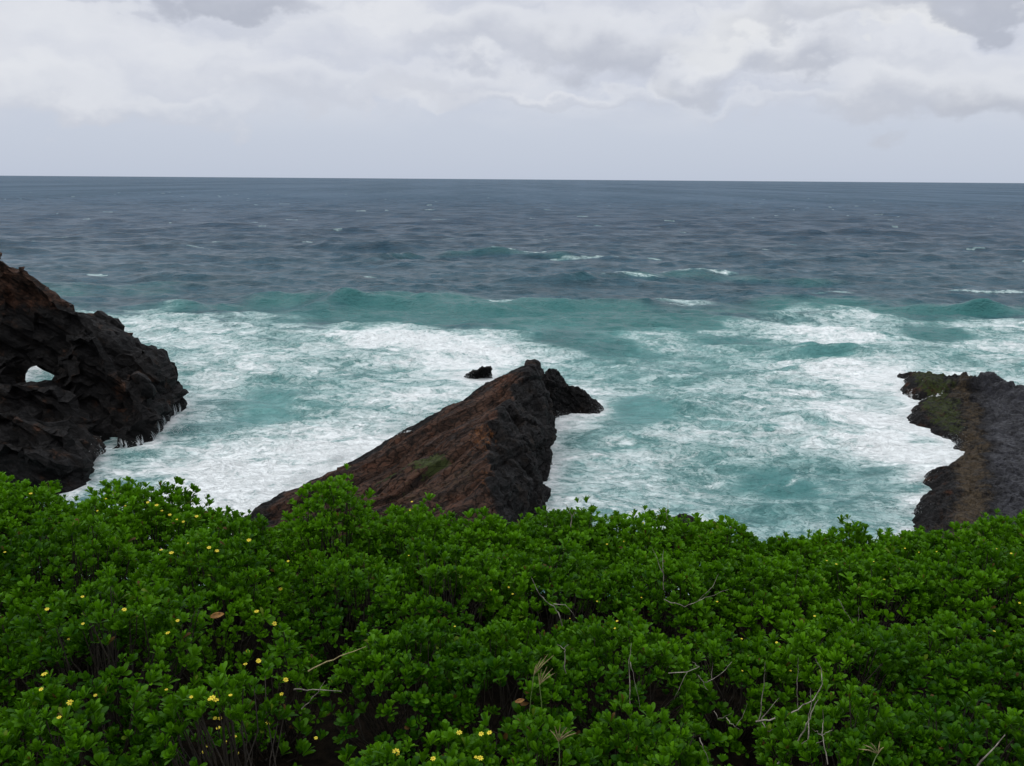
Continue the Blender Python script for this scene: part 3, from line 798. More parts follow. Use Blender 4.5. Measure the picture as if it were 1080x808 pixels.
    n1 = t.bump(b3.outputs[0], 1.0, t.map(sx.outputs[1], 80, 500, 0.0, 5.0, smooth=False), n0)
    n2 = t.bump(b2.outputs[0], 1.0, t.map(sx.outputs[1], 60, 300, 0.55, 3.2, smooth=False), n1)
    n3 = t.bump(b1.outputs[0], 1.0, t.math('MULTIPLY', fade1, 0.6), n2)
    n4 = t.bump(q, t.math('MULTIPLY', gate, 1.0), 0.11, n3)
    t.l.new(n4, b.inputs['Normal'])
    # far off, steep wind-roughened facets show the water's own blue instead of mirroring the low sky
    df = t.node('ShaderNodeBsdfDiffuse'); t.l.new(t.vmath('SCALE', t.mix(t.map(far_waves.outputs[0], 0.40, 0.60), (0.050, 0.092, 0.132), (0.088, 0.136, 0.190)), flv), df.inputs[0]); t.l.new(n1, df.inputs[1])  # the same wave light and dark mixed into this blue
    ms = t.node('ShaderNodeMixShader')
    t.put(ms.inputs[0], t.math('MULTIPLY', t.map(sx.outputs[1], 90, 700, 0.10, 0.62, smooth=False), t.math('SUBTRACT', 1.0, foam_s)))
    t.l.new(b.outputs[0], ms.inputs[1]); t.l.new(df.outputs[0], ms.inputs[2])
    t.l.new(ms.outputs[0], m.node_tree.nodes['Material Output'].inputs[0])
    tag(link('sea', me, mat=m), 'grey green ocean with white surf reaching the horizon', kind='structure')
build_sea()

# ------------------------------------------------------------------ cliff-top ground falling to the sea
def build_ground():
    xs = np.linspace(-60, 60, 241); ys = np.concatenate([np.linspace(-40, 0, 40, endpoint=False), np.linspace(0, 8, 60, endpoint=False), np.linspace(8, 24, 60)])
    X, Y = np.meshgrid(xs, ys)
    y = Y.ravel()
    z = np.interp(y, [-40, -3, 0, 2, 6.5, 8, 12, 24], [H - 1.3, H - 1.7, H - 1.95, H - 2.75, H - 3.3, H - 4.8, H - 10, -3])
    V = np.stack([X.ravel(), y, z], 1)
    V[:, 2] += 0.10 * fbm(V * 0.9, 4) + sstep(8, 12, y) * 0.8 * fbm(V * 0.3, 4)
    idx = np.arange(X.size).reshape(X.shape)
    F = np.stack([idx[:-1, :-1], idx[:-1, 1:], idx[1:, 1:], idx[1:, :-1]], -1).reshape(-1, 4)
    me = np_mesh('ground', V, F)
    m, t, b = material('dark_leaf_litter')
    pos = t.node('ShaderNodeNewGeometry').outputs['Position']
    n = t.noise(pos, 14, 8, 0.7)
    c = t.mix(t.map(n.outputs[0], 0.35, 0.7), (0.004, 0.003, 0.002), (0.020, 0.014, 0.009))
    t.l.new(c, b.inputs['Base Color']); b.inputs['Roughness'].default_value = 0.9; b.inputs['Specular IOR Level'].default_value = 0.08
    t.l.new(t.bump(n.outputs[0], 1, 0.05), b.inputs['Normal'])
    tag(link('ground', me, mat=m), 'dark soil and leaf litter on the cliff top', kind='structure')
build_ground()

# ------------------------------------------------------------------ foliage
def leaf_material():
    m, t, b = material('shrub_leaf')
    rnd = t.attr('tint')
    c = t.mix(t.map(rnd, 0.0, 1.0, smooth=False), (0.010, 0.055, 0.001), (0.105, 0.275, 0.003))
    yel = t.map(rnd, 0.955, 0.97)
    c = t.mix(t.math('MULTIPLY', yel, 0.7), c, (0.13, 0.15, 0.02))
    dead = t.map(rnd, 0.012, 0.006)
    c = t.mix(dead, c, (0.09, 0.045, 0.015))
    t.l.new(c, b.inputs['Base Color'])
    b.inputs['Roughness'].default_value = 0.5
    b.inputs['Specular IOR Level'].default_value = 0.14
    tr = t.node('ShaderNodeBsdfTranslucent'); t.l.new(t.mix(0.5, c, (0.08, 0.24, 0.001)), tr.inputs[0])
    mx = t.node('ShaderNodeMixShader'); mx.inputs[0].default_value = 0.32
    out = m.node_tree.nodes['Material Output']
    t.l.new(b.outputs[0], mx.inputs[1]); t.l.new(tr.outputs[0], mx.inputs[2]); t.l.new(mx.outputs[0], out.inputs[0])
    return m
LEAF = leaf_material()

def flat_mat(name, c0, c1, rough=0.7, scale=30):
    m, t, b = material(name)
    pos = t.node('ShaderNodeTexCoord').outputs['Object']
    n = t.noise(pos, scale, 5, 0.6)
    t.l.new(t.mix(t.map(n.outputs[0], 0.35, 0.65), c0, c1), b.inputs['Base Color'])
    b.inputs['Roughness'].default_value = rough
    return m
BARK = flat_mat('brown_stem', (0.010, 0.007, 0.004), (0.030, 0.022, 0.014))
DRY = flat_mat('dry_grey_twig', (0.10, 0.085, 0.07), (0.30, 0.27, 0.23), 0.8, 25)
STRAW = flat_mat('dry_straw', (0.16, 0.13, 0.06), (0.34, 0.28, 0.13), 0.8, 40)
GREENSTRAW = flat_mat('grass_green', (0.05, 0.09, 0.02), (0.14, 0.19, 0.06), 0.6, 20)
PETAL = flat_mat('yellow_petal', (0.50, 0.40, 0.01), (0.66, 0.56, 0.02), 0.6, 60)
DISC = flat_mat('flower_disc', (0.32, 0.16, 0.01), (0.50, 0.30, 0.02), 0.8, 200)
DEADLEAF = flat_mat('dead_leaf', (0.16, 0.07, 0.015), (0.36, 0.18, 0.04), 0.7, 40)

# one spoon-shaped leaf along +X, cupped, midrib lowered: 4 stations x 3 across
_st = [(0.0, 0.05, 0.0), (0.35, 0.17, 0.035), (0.72, 0.27, 0.03), (0.93, 0.17, -0.01)]
LV = []
for (s, w, h) in _st:
    LV += [(s, -w, h + 0.05 * w / 0.27), (s, 0, h - 0.015), (s, w, h + 0.05 * w / 0.27)]
LV.append((1.0, 0, -0.035))
LV = np.array(LV)
LF = []
for i in range(3):
    a = i * 3
    LF += [(a, a + 1, a + 4, a + 3), (a + 1, a + 2, a + 5, a + 4)]
LF += [(9, 10, 12, 12), (10, 11, 12, 12)]
LT = []
for q in LF:
    LT.append((q[0], q[1], q[2]))
    if q[2] != q[3]: LT.append((q[0], q[2], q[3]))
LT = np.array(LT)

def frames(d, g):
    """orthonormal frames whose z is d"""
    a = g.normal(size=d.shape); a -= (a * d).sum(1)[:, None] * d
    a /= np.linalg.norm(a, axis=1)[:, None]
    return a, np.cross(d, a), d

def rosettes(C, D, size, g, tint0):
    """C centres, D growth directions -> leaf mesh arrays"""
    n = len(C)
    ax, ay, az = frames(D, g)
    Vs, Ts = [], []
    nl = 10
    for k in range(nl):
        tier = k / (nl - 1.0)                             # 0 low and open .. 1 upright in the middle
        ph = k * 2.399 + g.uniform(-0.35, 0.35, n)
        el = math.radians(38 + 42 * tier) + g.normal(0, 0.20, n)
        ln = size * (0.70 - 0.20 * tier) * g.uniform(0.8, 1.2, n)
        up = size * (-0.16 + 0.20 * tier) 
        h = ax * np.cos(ph)[:, None] + ay * np.sin(ph)[:, None]
        dx = h * np.cos(el)[:, None] + az * np.sin(el)[:, None]
        dz = -h * np.sin(el)[:, None] + az * np.cos(el)[:, None]
        roll = g.normal(0, 0.3, n)
        dy = np.cross(dz, dx)
        dy2 = dy * np.cos(roll)[:, None] + dz * np.sin(roll)[:, None]
        dz2 = np.cross(dx, dy2)
        base = C + az * up + h * (size * 0.04)
        wid = g.uniform(0.6, 1.0, n)
        L = LV[None, :, :] * ln[:, None, None]
        V = base[:, None, :] + L[:, :, 0:1] * dx[:, None, :] + (L[:, :, 1:2] * wid[:, None, None]) * dy2[:, None, :] + L[:, :, 2:3] * dz2[:, None, :]
        Vs.append(V.reshape(-1, 3))
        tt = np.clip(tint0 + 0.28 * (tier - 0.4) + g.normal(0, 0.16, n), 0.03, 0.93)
        r = g.uniform(size=n)
        tt = np.where(r < 0.006, 0.99, np.where(r > 0.992, 0.0, tt))
        Ts.append(np.repeat(tt, len(LV)))
    V = np.concatenate(Vs); T = np.concatenate(Ts)
    m = len(V) // len(LV)
    F = (LT[None] + (np.arange(m) * len(LV))[:, None, None]).reshape(-1, 3)
    return V, F, T

def tube_mesh(paths, sides=4):
    """paths: list of (points, radii); one mesh"""
    Vs, Fs = [], []; off = 0
    for pts, rad in paths:
        pts = [Vector(p) for p in pts]
        for i, p in enumerate(pts):
            d = (pts[min(i + 1, len(pts) - 1)] - pts[max(i - 1, 0)]).normalized()
            a = d.orthogonal().normalized() if i == 0 else (pa - d * pa.dot(d)).normalized()
            pa = a
            b = d.cross(a)
            for s in range(sides):
                an = 2 * math.pi * s / sides
                Vs.append(tuple(p + (a * math.cos(an) + b * math.sin(an)) * rad[i]))
        for i in range(len(pts) - 1):
            for s in range(sides):
                s2 = (s + 1) % sides
                Fs.append((off + i * sides + s, off + i * sides + s2, off + (i + 1) * sides + s2, off + (i + 1) * sides + s))
        off += len(pts) * sides
    return np_mesh('tubes', np.array(Vs), np.array(Fs))

# shrubs: (u, v of the top, metres ahead, half width m, half height m, tint with light falloff by row put in, label)
SHRUBS = [
 # crest row, left to right
 (-150, 512, 6.0, 0.85, 0.62, .45, None), (-40, 515, 5.9, 0.72, 0.58, .45, 'bushy green shrub at the left frame edge in front of the headland foot'),
 (35, 507, 6.0, 0.46, 0.50, .48, 'rounded green shrub below the dark headland base'),
 (148, 507, 5.9, 0.52, 0.55, .52, 'tall green shrub with yellow flowers standing against the white surf'),
 (240, 539, 5.6, 0.36, 0.42, .48, 'lower green shrub in the dip left of the brown slab foot'),
 (352, 507, 5.7, 0.40, 0.62, .50, 'round green shrub standing up in front of the brown slab left end'),
 (430, 528, 5.8, 0.40, 0.50, .50, 'green shrub below the mossy patch of the brown slab'),
 (515, 543, 5.8, 0.46, 0.45, .50, 'green shrub under the near end of the dark cliff face'),
 (608, 531, 6.1, 0.42, 0.50, .52, 'green shrub with a pale bare twig rising from its top'),
 (680, 534, 6.2, 0.42, 0.45, .50, 'green shrub just left of the small dark boulder top'),
 (762, 549, 6.2, 0.50, 0.45, .48, 'green shrub right of the small dark boulder top'),
 (842, 563, 6.1, 0.42, 0.42, .46, 'low green shrub in the dip against the teal water'),
 (912, 555, 6.2, 0.44, 0.45, .48, 'green shrub left of the mossy rock platform foot'),
 (990, 560, 6.1, 0.36, 0.42, .48, 'green shrub below the brown band of the rock platform'),
 (1052, 545, 6.0, 0.45, 0.50, .46, 'green shrub below the black slate of the rock platform'),
 (1180, 540, 6.0, 0.80, 0.6, .45, None),
 # behind the crest, filling between the tops
 (0, 534, 6.75, 0.85, 0.50, .45, 'low green shrub behind the crest at the far left under the headland'),
 (150, 532, 6.7, 0.75, 0.46, .45, 'low green shrub behind the flowering crest shrub'),
 (290, 556, 6.6, 0.60, 0.44, .45, 'low green shrub behind the dip before the brown slab foot'),
 (430, 546, 6.7, 0.66, 0.44, .45, 'low green shrub behind the crest before the mossy slab patch'),
 (590, 552, 6.8, 0.75, 0.44, .45, 'low green shrub behind the crest before the dark cliff corner'),
 (720, 558, 6.8, 0.70, 0.44, .45, 'low green shrub behind the crest at the small boulder'),
 (850, 572, 6.8, 0.70, 0.44, .45, 'low green shrub behind the crest dip before teal water'),
 (985, 572, 6.8, 0.75, 0.46, .45, 'low green shrub behind the crest before the brown rock band'),
 (1110, 562, 6.8, 0.80, 0.46, .45, 'low green shrub behind the crest at the far right edge'),
 # second row
 (60, 560, 4.9, 0.52, 0.50, .44, 'broad green shrub on the left with dark hollows under it'),
 (222, 572, 4.8, 0.46, 0.55, .46, 'rounded green shrub above the brown dead leaf'),
 (-90, 580, 4.6, 0.6, 0.5, .44, None),
 (365, 590, 4.9, 0.36, 0.5, .32, 'dark green shrub shading the hollow left of centre'),
 (470, 585, 4.9, 0.46, 0.45, .42, 'green shrub at the middle with a broad leafy face'),
 (590, 590, 5.0, 0.50, 0.45, .46, 'green shrub with a forked grey twig at the centre right'),
 (700, 590, 5.1, 0.45, 0.42, .46, 'green shrub holding a tangle of fine bare twigs'),
 (810, 600, 5.1, 0.50, 0.42, .50, 'bright green shrub in the middle of the right half'),
 (925, 598, 5.2, 0.50, 0.42, .48, 'smooth topped green shrub right of the bright one'),
 (1040, 585, 5.1, 0.50, 0.48, .50, 'yellowish green shrub by the right edge'),
 (1170, 600, 4.9, 0.6, 0.5, .46, None),
 # third row
 (105, 632, 3.9, 0.48, 0.46, .40, 'near green shrub dotted with small yellow flowers on the left'),
 (-20, 650, 3.8, 0.36, 0.42, .38, 'near green shrub cut by the left edge'),
 (285, 665, 4.0, 0.24, 0.42, .46, 'small green shrub between two dark hollows'),
 (425, 668, 3.9, 0.36, 0.36, .34, 'shaded green shrub above the black hollow'),
 (530, 672, 3.9, 0.40, 0.38, .38, 'green shrub behind the tall straw seed heads'),
 (655, 668, 4.0, 0.42, 0.40, .42, 'green shrub right of the straw seed heads'),
 (775, 678, 4.1, 0.34, 0.34, .36, 'sparse green shrub behind the dead branches'),
 (890, 668, 4.1, 0.44, 0.42, .42, 'big leaved green shrub right of the dead branches'),
 (1010, 668, 4.1, 0.44, 0.42, .42, 'green shrub close to the right edge'),
 (1120, 680, 4.0, 0.4, 0.42, .42, None),
 # front row
 (55, 745, 3.15, 0.42, 0.42, .42, 'nearest green shrub in the lower left corner'),
 (250, 728, 3.2, 0.40, 0.42, .46, 'near green shrub thick with bright yellow flowers'),
 (420, 792, 3.0, 0.42, 0.36, .44, 'nearest green shrub at the bottom with yellow flowers'),
 (-70, 790, 2.9, 0.35, 0.4, .4, None),
 (560, 768, 3.15, 0.30, 0.32, .36, 'near green shrub under the low seed head at the bottom'),
 (680, 756, 3.25, 0.30, 0.34, .36, 'near dark green shrub left of the dead branches'),
 (730, 800, 2.95, 0.30, 0.32, .46, 'bright green shrub sprig at the bottom below the dead branches'),
 (905, 752, 3.3, 0.36, 0.36, .38, 'near green shrub right of the pale crossed branches'),
 (1030, 758, 3.3, 0.40, 0.36, .38, 'nearest green shrub in the lower right corner'),
 (1140, 790, 3.1, 0.4, 0.36, .4, None),

 (-330, 520, 6.2, 0.95, 0.66, .45, 'green shrub outside the left of the view, far back'),
 (-260, 610, 4.9, 0.85, 0.6, .45, 'green shrub outside the left of the view, halfway'),
 (-290, 740, 3.9, 0.8, 0.55, .42, 'green shrub outside the left of the view, near'),
 (1350, 560, 6.1, 0.95, 0.66, .45, 'green shrub outside the right of the view, far back'),
 (1360, 640, 4.9, 0.9, 0.6, .45, 'green shrub outside the right of the view, halfway'),
 (1310, 730, 3.9, 0.8, 0.55, .42, 'green shrub outside the right of the view, near'),
 (1560, 580, 6.1, 1.05, 0.7, .45, 'green shrub well outside the right of the view, far back'),
 (1620, 700, 4.6, 0.95, 0.6, .45, 'green shrub well outside the right of the view, near'),
]
ells = []
for s in SHRUBS:
    p = P(s[0], s[1] + 4 + (7 if s[2] > 5.4 else 0) + (5 if s[2] > 5.4 and s[0] < 60 else 0), y=s[2])
    c = Vector((p.x, p.y, p.z - s[4]))
    ells.append((np.array(c), np.array((s[3], s[3] * 0.95, s[4]))))

HOLLOWS = []
for (u, v, y_, rx_, ry_, rz_) in ((226, 688, 3.75, 0.16, 0.30, 0.24), (335, 735, 3.35, 0.24, 0.35, 0.22), (345, 650, 4.2, 0.12, 0.3, 0.16), (430, 745, 3.3, 0.22, 0.25, 0.15),
        (310, 610, 4.6, 0.08, 0.3, 0.22), (130, 690, 3.55, 0.20, 0.15, 0.10), (170, 622, 4.3, 0.16, 0.2, 0.09), (40, 612, 4.3, 0.30, 0.2, 0.08), (780, 775, 3.05, 0.20, 0.2, 0.13),
        (860, 735, 3.35, 0.14, 0.2, 0.12), (600, 705, 3.6, 0.12, 0.2, 0.10), (690, 730, 3.5, 0.10, 0.2, 0.12), (970, 715, 3.6, 0.18, 0.2, 0.09), (400, 625, 4.4, 0.14, 0.2, 0.10), (530, 735, 3.45, 0.10, 0.2, 0.12), (1000, 630, 4.6, 0.2, 0.2, 0.06), (880, 625, 4.6, 0.2, 0.2, 0.05)):
    HOLLOWS.append((np.array(P(u, v, y=y_)), np.array((rx_, ry_, rz_)) * 1.4))

def lump(dirs, seed):
    return 1 + 0.28 * noise3(dirs * 2.3 + seed) + 0.17 * noise3(dirs * 5.5 + seed)

def gz(x, y):
    return np.interp(y, [0, 2, 6.5, 8, 12], [H - 1.95, H - 2.75, H - 3.3, H - 4.8, H - 10])

shrub_objs = []
n_ros = 0
for si, s in enumerate(SHRUBS):
    c, r = ells[si]
    g = np.random.default_rng(100 + si)
    root = empty('shrub', (c[0], c[1], float(gz(c[0], c[1]))))
    org = np.array(root.location)
    Vall, Fall, Tall = [], [], []; off = 0
    for layer, (sc_, dens) in enumerate(((1.0, 560), (0.87, 300), (0.66, 90 if s[2] < 5.5 else 360))):
        area = 2.6 * math.pi * (r[0] * sc_) ** 2
        n = int(area * dens * 1.3)
        d = g.normal(size=(n, 3)); d /= np.linalg.norm(d, axis=1)[:, None]
        d = d[(d[:, 2] > -0.30) & (g.uniform(size=n) < 0.30 + 0.70 * sstep(-0.25, 0.45, d[:, 2]))]
        # grow straight sides below the widest line
        rad = lump(d, si * 3.1) * sc_ * (1 + g.normal(0, 0.035, len(d)))
        pos = c + d * r * rad[:, None]
        # keep from being deep inside a neighbour
        keep = np.ones(len(pos), bool)
        for j, (c2, r2) in enumerate(ells):
            if j == si or np.linalg.norm(c2[:2] - c[:2]) > r[0] + r2[0]: continue
            q = np.linalg.norm((pos - c2) / r2, axis=1)
            keep &= q > (0.80 if layer == 0 else 0.88)
        if layer < (2 if s[2] < 5.5 else 1):
            gap = noise3(pos * 4.2 + 11) + 0.5 * noise3(pos * 9 + 3)
            keep &= gap > (-0.22 if layer == 0 else -0.10) + g.normal(0, 0.06, len(pos))
        for hc, hr in HOLLOWS:
            keep &= np.linalg.norm((pos - hc) / hr, axis=1) > 1 + g.normal(0, 0.08, len(pos))
        keep &= pos[:, 2] > gz(pos[:, 0], pos[:, 1]) + 0.05
        pos, d = pos[keep], d[keep]
        if len(pos) == 0: continue
        nn = d / r; nn /= np.linalg.norm(nn, axis=1)[:, None]
        D = nn * 0.6 + np.array((0, 0, 0.9)) + g.normal(0, 0.22, nn.shape)
        D /= np.linalg.norm(D, axis=1)[:, None]
        patchy = noise3(pos * 2.2 + 40) * 0.42 + g.normal(0, 0.09, len(pos)) + 0.05
        size = 0.066 * np.clip(1 + 0.22 * g.normal(size=len(pos)), 0.6, 1.6)
        size = size[:, None]
        # rosette size varies by shoot: scale the leaf arrays in three bins
        for b_lo, b_hi in ((0, .056), (.056, .074), (.074, 1)):
            mk = (size[:, 0] >= b_lo) & (size[:, 0] < b_hi)
            if not mk.any(): continue
            V, F, T = rosettes(pos[mk], D[mk], float(size[mk].mean()), g, s[5] + (0.06 if s[2] > 5.4 else -0.06 if s[2] < 4.2 else 0) + patchy[mk])  # crest lighter, front rows darker: uneven light put into the leaf tint
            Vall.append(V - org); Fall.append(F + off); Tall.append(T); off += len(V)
        n_ros += len(pos)
        if layer == 0: surf_pos, surf_D = pos, D
    V = np.concatenate(Vall); F = np.concatenate(Fall); T = np.concatenate(Tall)
    me = np_mesh('foliage', V, F)
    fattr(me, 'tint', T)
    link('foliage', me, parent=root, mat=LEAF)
    # stems from the root up to the shoots
    paths = []
    pick = g.permutation(len(surf_pos))[:70]
    for i in pick:
        tip = surf_pos[i] - surf_D[i] * 0.02 - org
        b0 = np.array((g.normal(0, 0.05), g.normal(0, 0.05), -0.05))
        mid = b0 * 0.4 + tip * 0.5 + np.array((0, 0, -0.10)) + g.normal(0, 0.04, 3)
        m2 = mid * 0.35 + tip * 0.65 + np.array((0, 0, -0.03)) + g.normal(0, 0.02, 3)
        paths.append(([b0, mid, m2, tip], [0.006, 0.0045, 0.0035, 0.0025]))
    link('stem', tube_mesh(paths), parent=root, mat=BARK)
    lab = s[6]
    u_ = s[0]
    if lab is None: lab = 'green shrub outside the %s edge of the view, %s' % ('left' if u_ < 500 else 'right', {(-150): 'at the crest', (1180): 'at the crest', (-90): 'behind the near ones', (1170): 'behind the near ones', (1120): 'in the third row', (-70): 'nearest the path', (1140): 'nearest the path'}[u_])
    tag(root, lab, 'shrub', 'green shrubs covering the cliff top')
    shrub_objs.append((root, org, surf_pos, surf_D))
print('rosettes', n_ros)

# ------------------------------------------------------------------ pixel helpers on the shrubs
def project(p):
    q = R3.inverted() @ (Vector(p) - Vector((0, 0, H)))
    return 540 + FPX * q.x / -q.z, 404 - FPX * q.y / -q.z, -q.z

proj_all = []
for k, (root, org, sp, sd) in enumerate(shrub_objs):
    M = np.array(R3.inverted())
    q = (sp - np.array((0, 0, H))) @ M.T
    uv = np.stack([540 + FPX * q[:, 0] / -q[:, 2], 404 - FPX * q[:, 1] / -q[:, 2]], 1)
    proj_all.append((uv, -q[:, 2]))

def shoot_at(u, v, rad=9):
    """nearest shoot to the viewer around a pixel: (shrub index, point, direction)"""
    best = None
    for k, (uv, dep) in enumerate(proj_all):
        dd = np.hypot(uv[:, 0] - u, uv[:, 1] - v)
        for i in np.where(dd < rad)[0]:
            sc_ = dep[i] + dd[i] * 0.01
            if best is None or sc_ < best[0]: best = (sc_, k, i)
    if best is None: return shoot_at(u, v, rad * 1.8) if rad < 80 else None
    _, k, i = best
    return k, Vector(shrub_objs[k][2][i]), Vector(shrub_objs[k][3][i])

# flower: rays of petals round a disc
def petal_mesh():
    Vs, Fs = [], []
    for k in range(7):
        a = k * 2 * math.pi / 7 + 0.1 * math.sin(k * 5)
        ca, sa = math.cos(a), math.sin(a)
        o = len(Vs)
        for (x, w, z) in ((0.003, 0.0015, 0), (0.009, 0.0040, 0.0012), (0.014, 0.0034, 0.0008), (0.0165, 0.0012, -0.0005)):
            for s_ in (-1, 1):
                Vs.append((x * ca - s_ * w * sa, x * sa + s_ * w * ca, z))
        for i in range(3): Fs.append((o + 2 * i, o + 2 * i + 1, o + 2 * i + 3, o + 2 * i + 2))
    return np_mesh('petals', np.array(Vs), np.array(Fs))
def disc_mesh():
    bm = bmesh.new(); bmesh.ops.create_uvsphere(bm, u_segments=10, v_segments=6, radius=0.0042)
    for v in bm.verts: v.co.z = v.co.z * 0.6 + 0.001
    me = bpy.data.meshes.new('disc'); bm.to_mesh(me); bm.free(); return me
PM, DM = petal_mesh(), disc_mesh()
PM.materials.append(PETAL); DM.materials.append(DISC)
FLOWERS = [(34,525),(105,540),(110,528),(135,536),(157,531),(168,537),(171,543),(179,544),(187,551),(196,552),(207,548),(171,583),(182,587),(199,580),(230,585),(219,579),(262,573),(307,594),(298,623),(4,586),(87,632),
  (48,646),(128,647),(189,658),(177,676),(74,680),(88,662),(48,717),(49,732),(71,745),(100,737),(63,760),(178,732),(199,742),(223,743),(226,742),(247,741),(232,746),(230,768),(228,771),(226,766),(217,792),(212,801),(235,791),(247,784),(252,804),(285,660),(266,699),(262,706),(268,700),(302,723),(329,785),(272,650),(303,737),(280,770),(262,688),
  (518,627),(536,625),(540,630),(434,592),(478,666),(654,660),(652,667),(630,641),(675,634),(676,553),(660,573),(640,580),
  (486,775),(508,777),(522,777),(420,795),(425,800),(500,803),(505,806),(454,804),(430,540),(434,531),(872,597),(882,600),(925,597),(989,584),(968,582),(1047,582),(1068,585),(932,615),(1075,640),(1044,672),(780,711),(821,682),(783,678),(603,655),(957,581),(836,712),(860,652),(756,640)]
for (u, v) in FLOWERS:
    r = shoot_at(u, v)
    if r is None: continue
    k, p, d = r
    root, org = shrub_objs[k][0], shrub_objs[k][1]
    pc = ray(u, v); pc = Vector((0, 0, H)) + pc * ((p.y) / pc.y) 
    p = p * 0.35 + pc * 0.65
    towards = (Vector((0, 0, H)) - p).normalized()
    nrm = (d * 0.5 + Vector((0, 0, 0.55)) + towards * 0.5 + Vector((random.gauss(0, .25), random.gauss(0, .25), 0))).normalized()
    f = bpy.data.objects.new('flower', PM); COL.objects.link(f); f.parent = root
    f.location = p + nrm * 0.035 + towards * 0.04 - Vector(org)
    f.rotation_euler = nrm.to_track_quat('Z', 'Y').to_euler()
    sc_ = random.uniform(0.5, 0.95) * (0.6 if u > 410 and v < 765 else 1.0); f.scale = (sc_, sc_ * random.uniform(0.7, 1), sc_)
    f['label'] = 'small yellow daisy flower'
    c = bpy.data.objects.new('flower_centre', DM); COL.objects.link(c); c.parent = f

# ------------------------------------------------------------------ dead branches and dry grass
def branch_thing(name, strokes, label, cat, group, y_off=0.10, rad=0.0035, mat=DRY, sub='twig'):
    """strokes: lists of pixels; the first is the main stem, the others fork off it"""
    u0, v0 = strokes[0][0]
    k0 = shoot_at(*strokes[0][len(strokes[0]) // 2], rad=14)
    dep = k0[1].y - y_off
    base = P(u0, v0, y=dep)
    root = empty(name, base)
    g = random.Random(hash((u0, v0)) & 0xffff)
    for si_, st in enumerate(strokes):
        pts = []
        fine = []
        for i in range(len(st) - 1):
            for tt in (0, 0.33, 0.66):
                fine.append((st[i][0] * (1 - tt) + st[i + 1][0] * tt, st[i][1] * (1 - tt) + st[i + 1][1] * tt))
        fine.append(st[-1])
        dy = 0.0
        for i, (u, v) in enumerate(fine):
            if si_ > 0 or i > 0: dy += g.gauss(0, 0.012)
            jit = 0.6 if 0 < i < len(fine) - 1 else 0
            pts.append(P(u + g.gauss(0, jit), v + g.gauss(0, jit), y=dep + dy) - base)
        r0 = rad * (1.0 if si_ == 0 else 0.7)
        rr = [r0 * (1 - 0.65 * i / (len(pts) - 1)) for i in range(len(pts))]
        link('stem' if si_ == 0 else sub, tube_mesh([(pts, rr)], 5), parent=root, mat=mat)
    return tag(root, label, cat, group)
G1 = 'dead bare branches among the shrubs'
branch_thing('dead_branch', [[(820, 806), (838, 788), (848, 770), (856, 752), (863, 738)], [(838, 788), (850, 782), (862, 778)], [(848, 783), (860, 784), (874, 781)], [(852, 782), (853, 762), (856, 740), (855, 725)]],
    'longest pale dead branch slanting up between bush and bottom edge', 'dead branch', G1, rad=0.0048, y_off=0.16)
branch_thing('dead_branch', [[(797, 761), (812, 759), (828, 755), (842, 748), (858, 738), (867, 722), (866, 706), (860, 694)], [(803, 759), (812, 748), (822, 736)], [(800, 760), (803, 740), (806, 715), (807, 698)], [(804, 762), (808, 770), (812, 772), (820, 768)]],
    'pale dead branch curving up to the right like a bow', 'dead branch', G1, rad=0.004, y_off=0.14)
branch_thing('dead_branch', [[(842, 750), (841, 730), (842, 712), (842, 694)]], 'straight upright pale dead twig right of the curved branch', 'dead branch', G1, rad=0.0024, y_off=0.15)
branch_thing('dead_branch', [[(873, 806), (870, 788), (867, 774), (869, 760), (868, 748)], [(867, 776), (862, 772), (856, 768)], [(867, 775), (873, 772), (878, 770)]], 'thin grey dead twig right of the longest pale branch', 'dead branch', G1, rad=0.0026, y_off=0.14)
branch_thing('dead_branch', [[(736, 712), (742, 720), (748, 718), (760, 712), (772, 698)], [(742, 720), (744, 726), (747, 728)], [(749, 718), (751, 708), (752, 698)]], 'small forked grey twig left of the dead branches', 'dead branch', G1, rad=0.0026, y_off=0.14)
branch_thing('dead_branch', [[(705, 710), (724, 709), (732, 706), (738, 703)], [(725, 709), (717, 724), (711, 738)], [(738, 703), (733, 700), (730, 698)]], 'grey T shaped dead twig beside the near dark shrub', 'dead branch', G1, rad=0.0024, y_off=0.14)
branch_thing('dead_branch', [[(766, 757), (770, 763), (776, 767), (782, 758), (788, 742)], [(753, 750), (758, 758), (762, 757), (772, 752)], [(776, 767), (780, 770)]], 'low forked grey twig in the dark hollow near the bottom', 'dead branch', G1, rad=0.0026, y_off=0.12)
branch_thing('dead_branch', [[(738, 778), (742, 790), (747, 804)]], 'short straight grey twig above the bright sprig at the bottom', 'dead branch', G1, rad=0.0026, y_off=0.12)
branch_thing('dead_branch', [[(593, 660), (589, 646), (580, 636), (570, 628), (560, 608)], [(584, 637), (596, 638), (607, 652)]], 'long forked grey twig in the middle of the bushes', 'dead branch', G1, rad=0.004, y_off=0.13)
branch_thing('dead_branch', [[(597, 710), (596, 690), (595, 684), (588, 680)], [(595, 684), (600, 680)]], 'upright Y shaped grey twig above the straw seed heads', 'dead branch', G1, rad=0.0032, y_off=0.13)
branch_thing('dead_branch', [[(665, 746), (664, 720), (664, 696), (666, 678)], [(665, 698), (669, 715), (675, 746)]], 'pale forked upright twig right of the straw seed heads', 'dead branch', G1, rad=0.0028, y_off=0.13)
branch_thing('dead_branch', [[(1031, 808), (1045, 792), (1060, 775)]], 'thick grey dead twig in the lower right corner', 'dead branch', G1, rad=0.0042, y_off=0.12)
branch_thing('dead_branch', [[(700, 632), (712, 636), (722, 640), (736, 634), (752, 618), (758, 605)], [(736, 634), (748, 628), (768, 622)]], 'fine curved bare twig in the middle right bushes', 'dead branch', G1, rad=0.003, y_off=0.13)
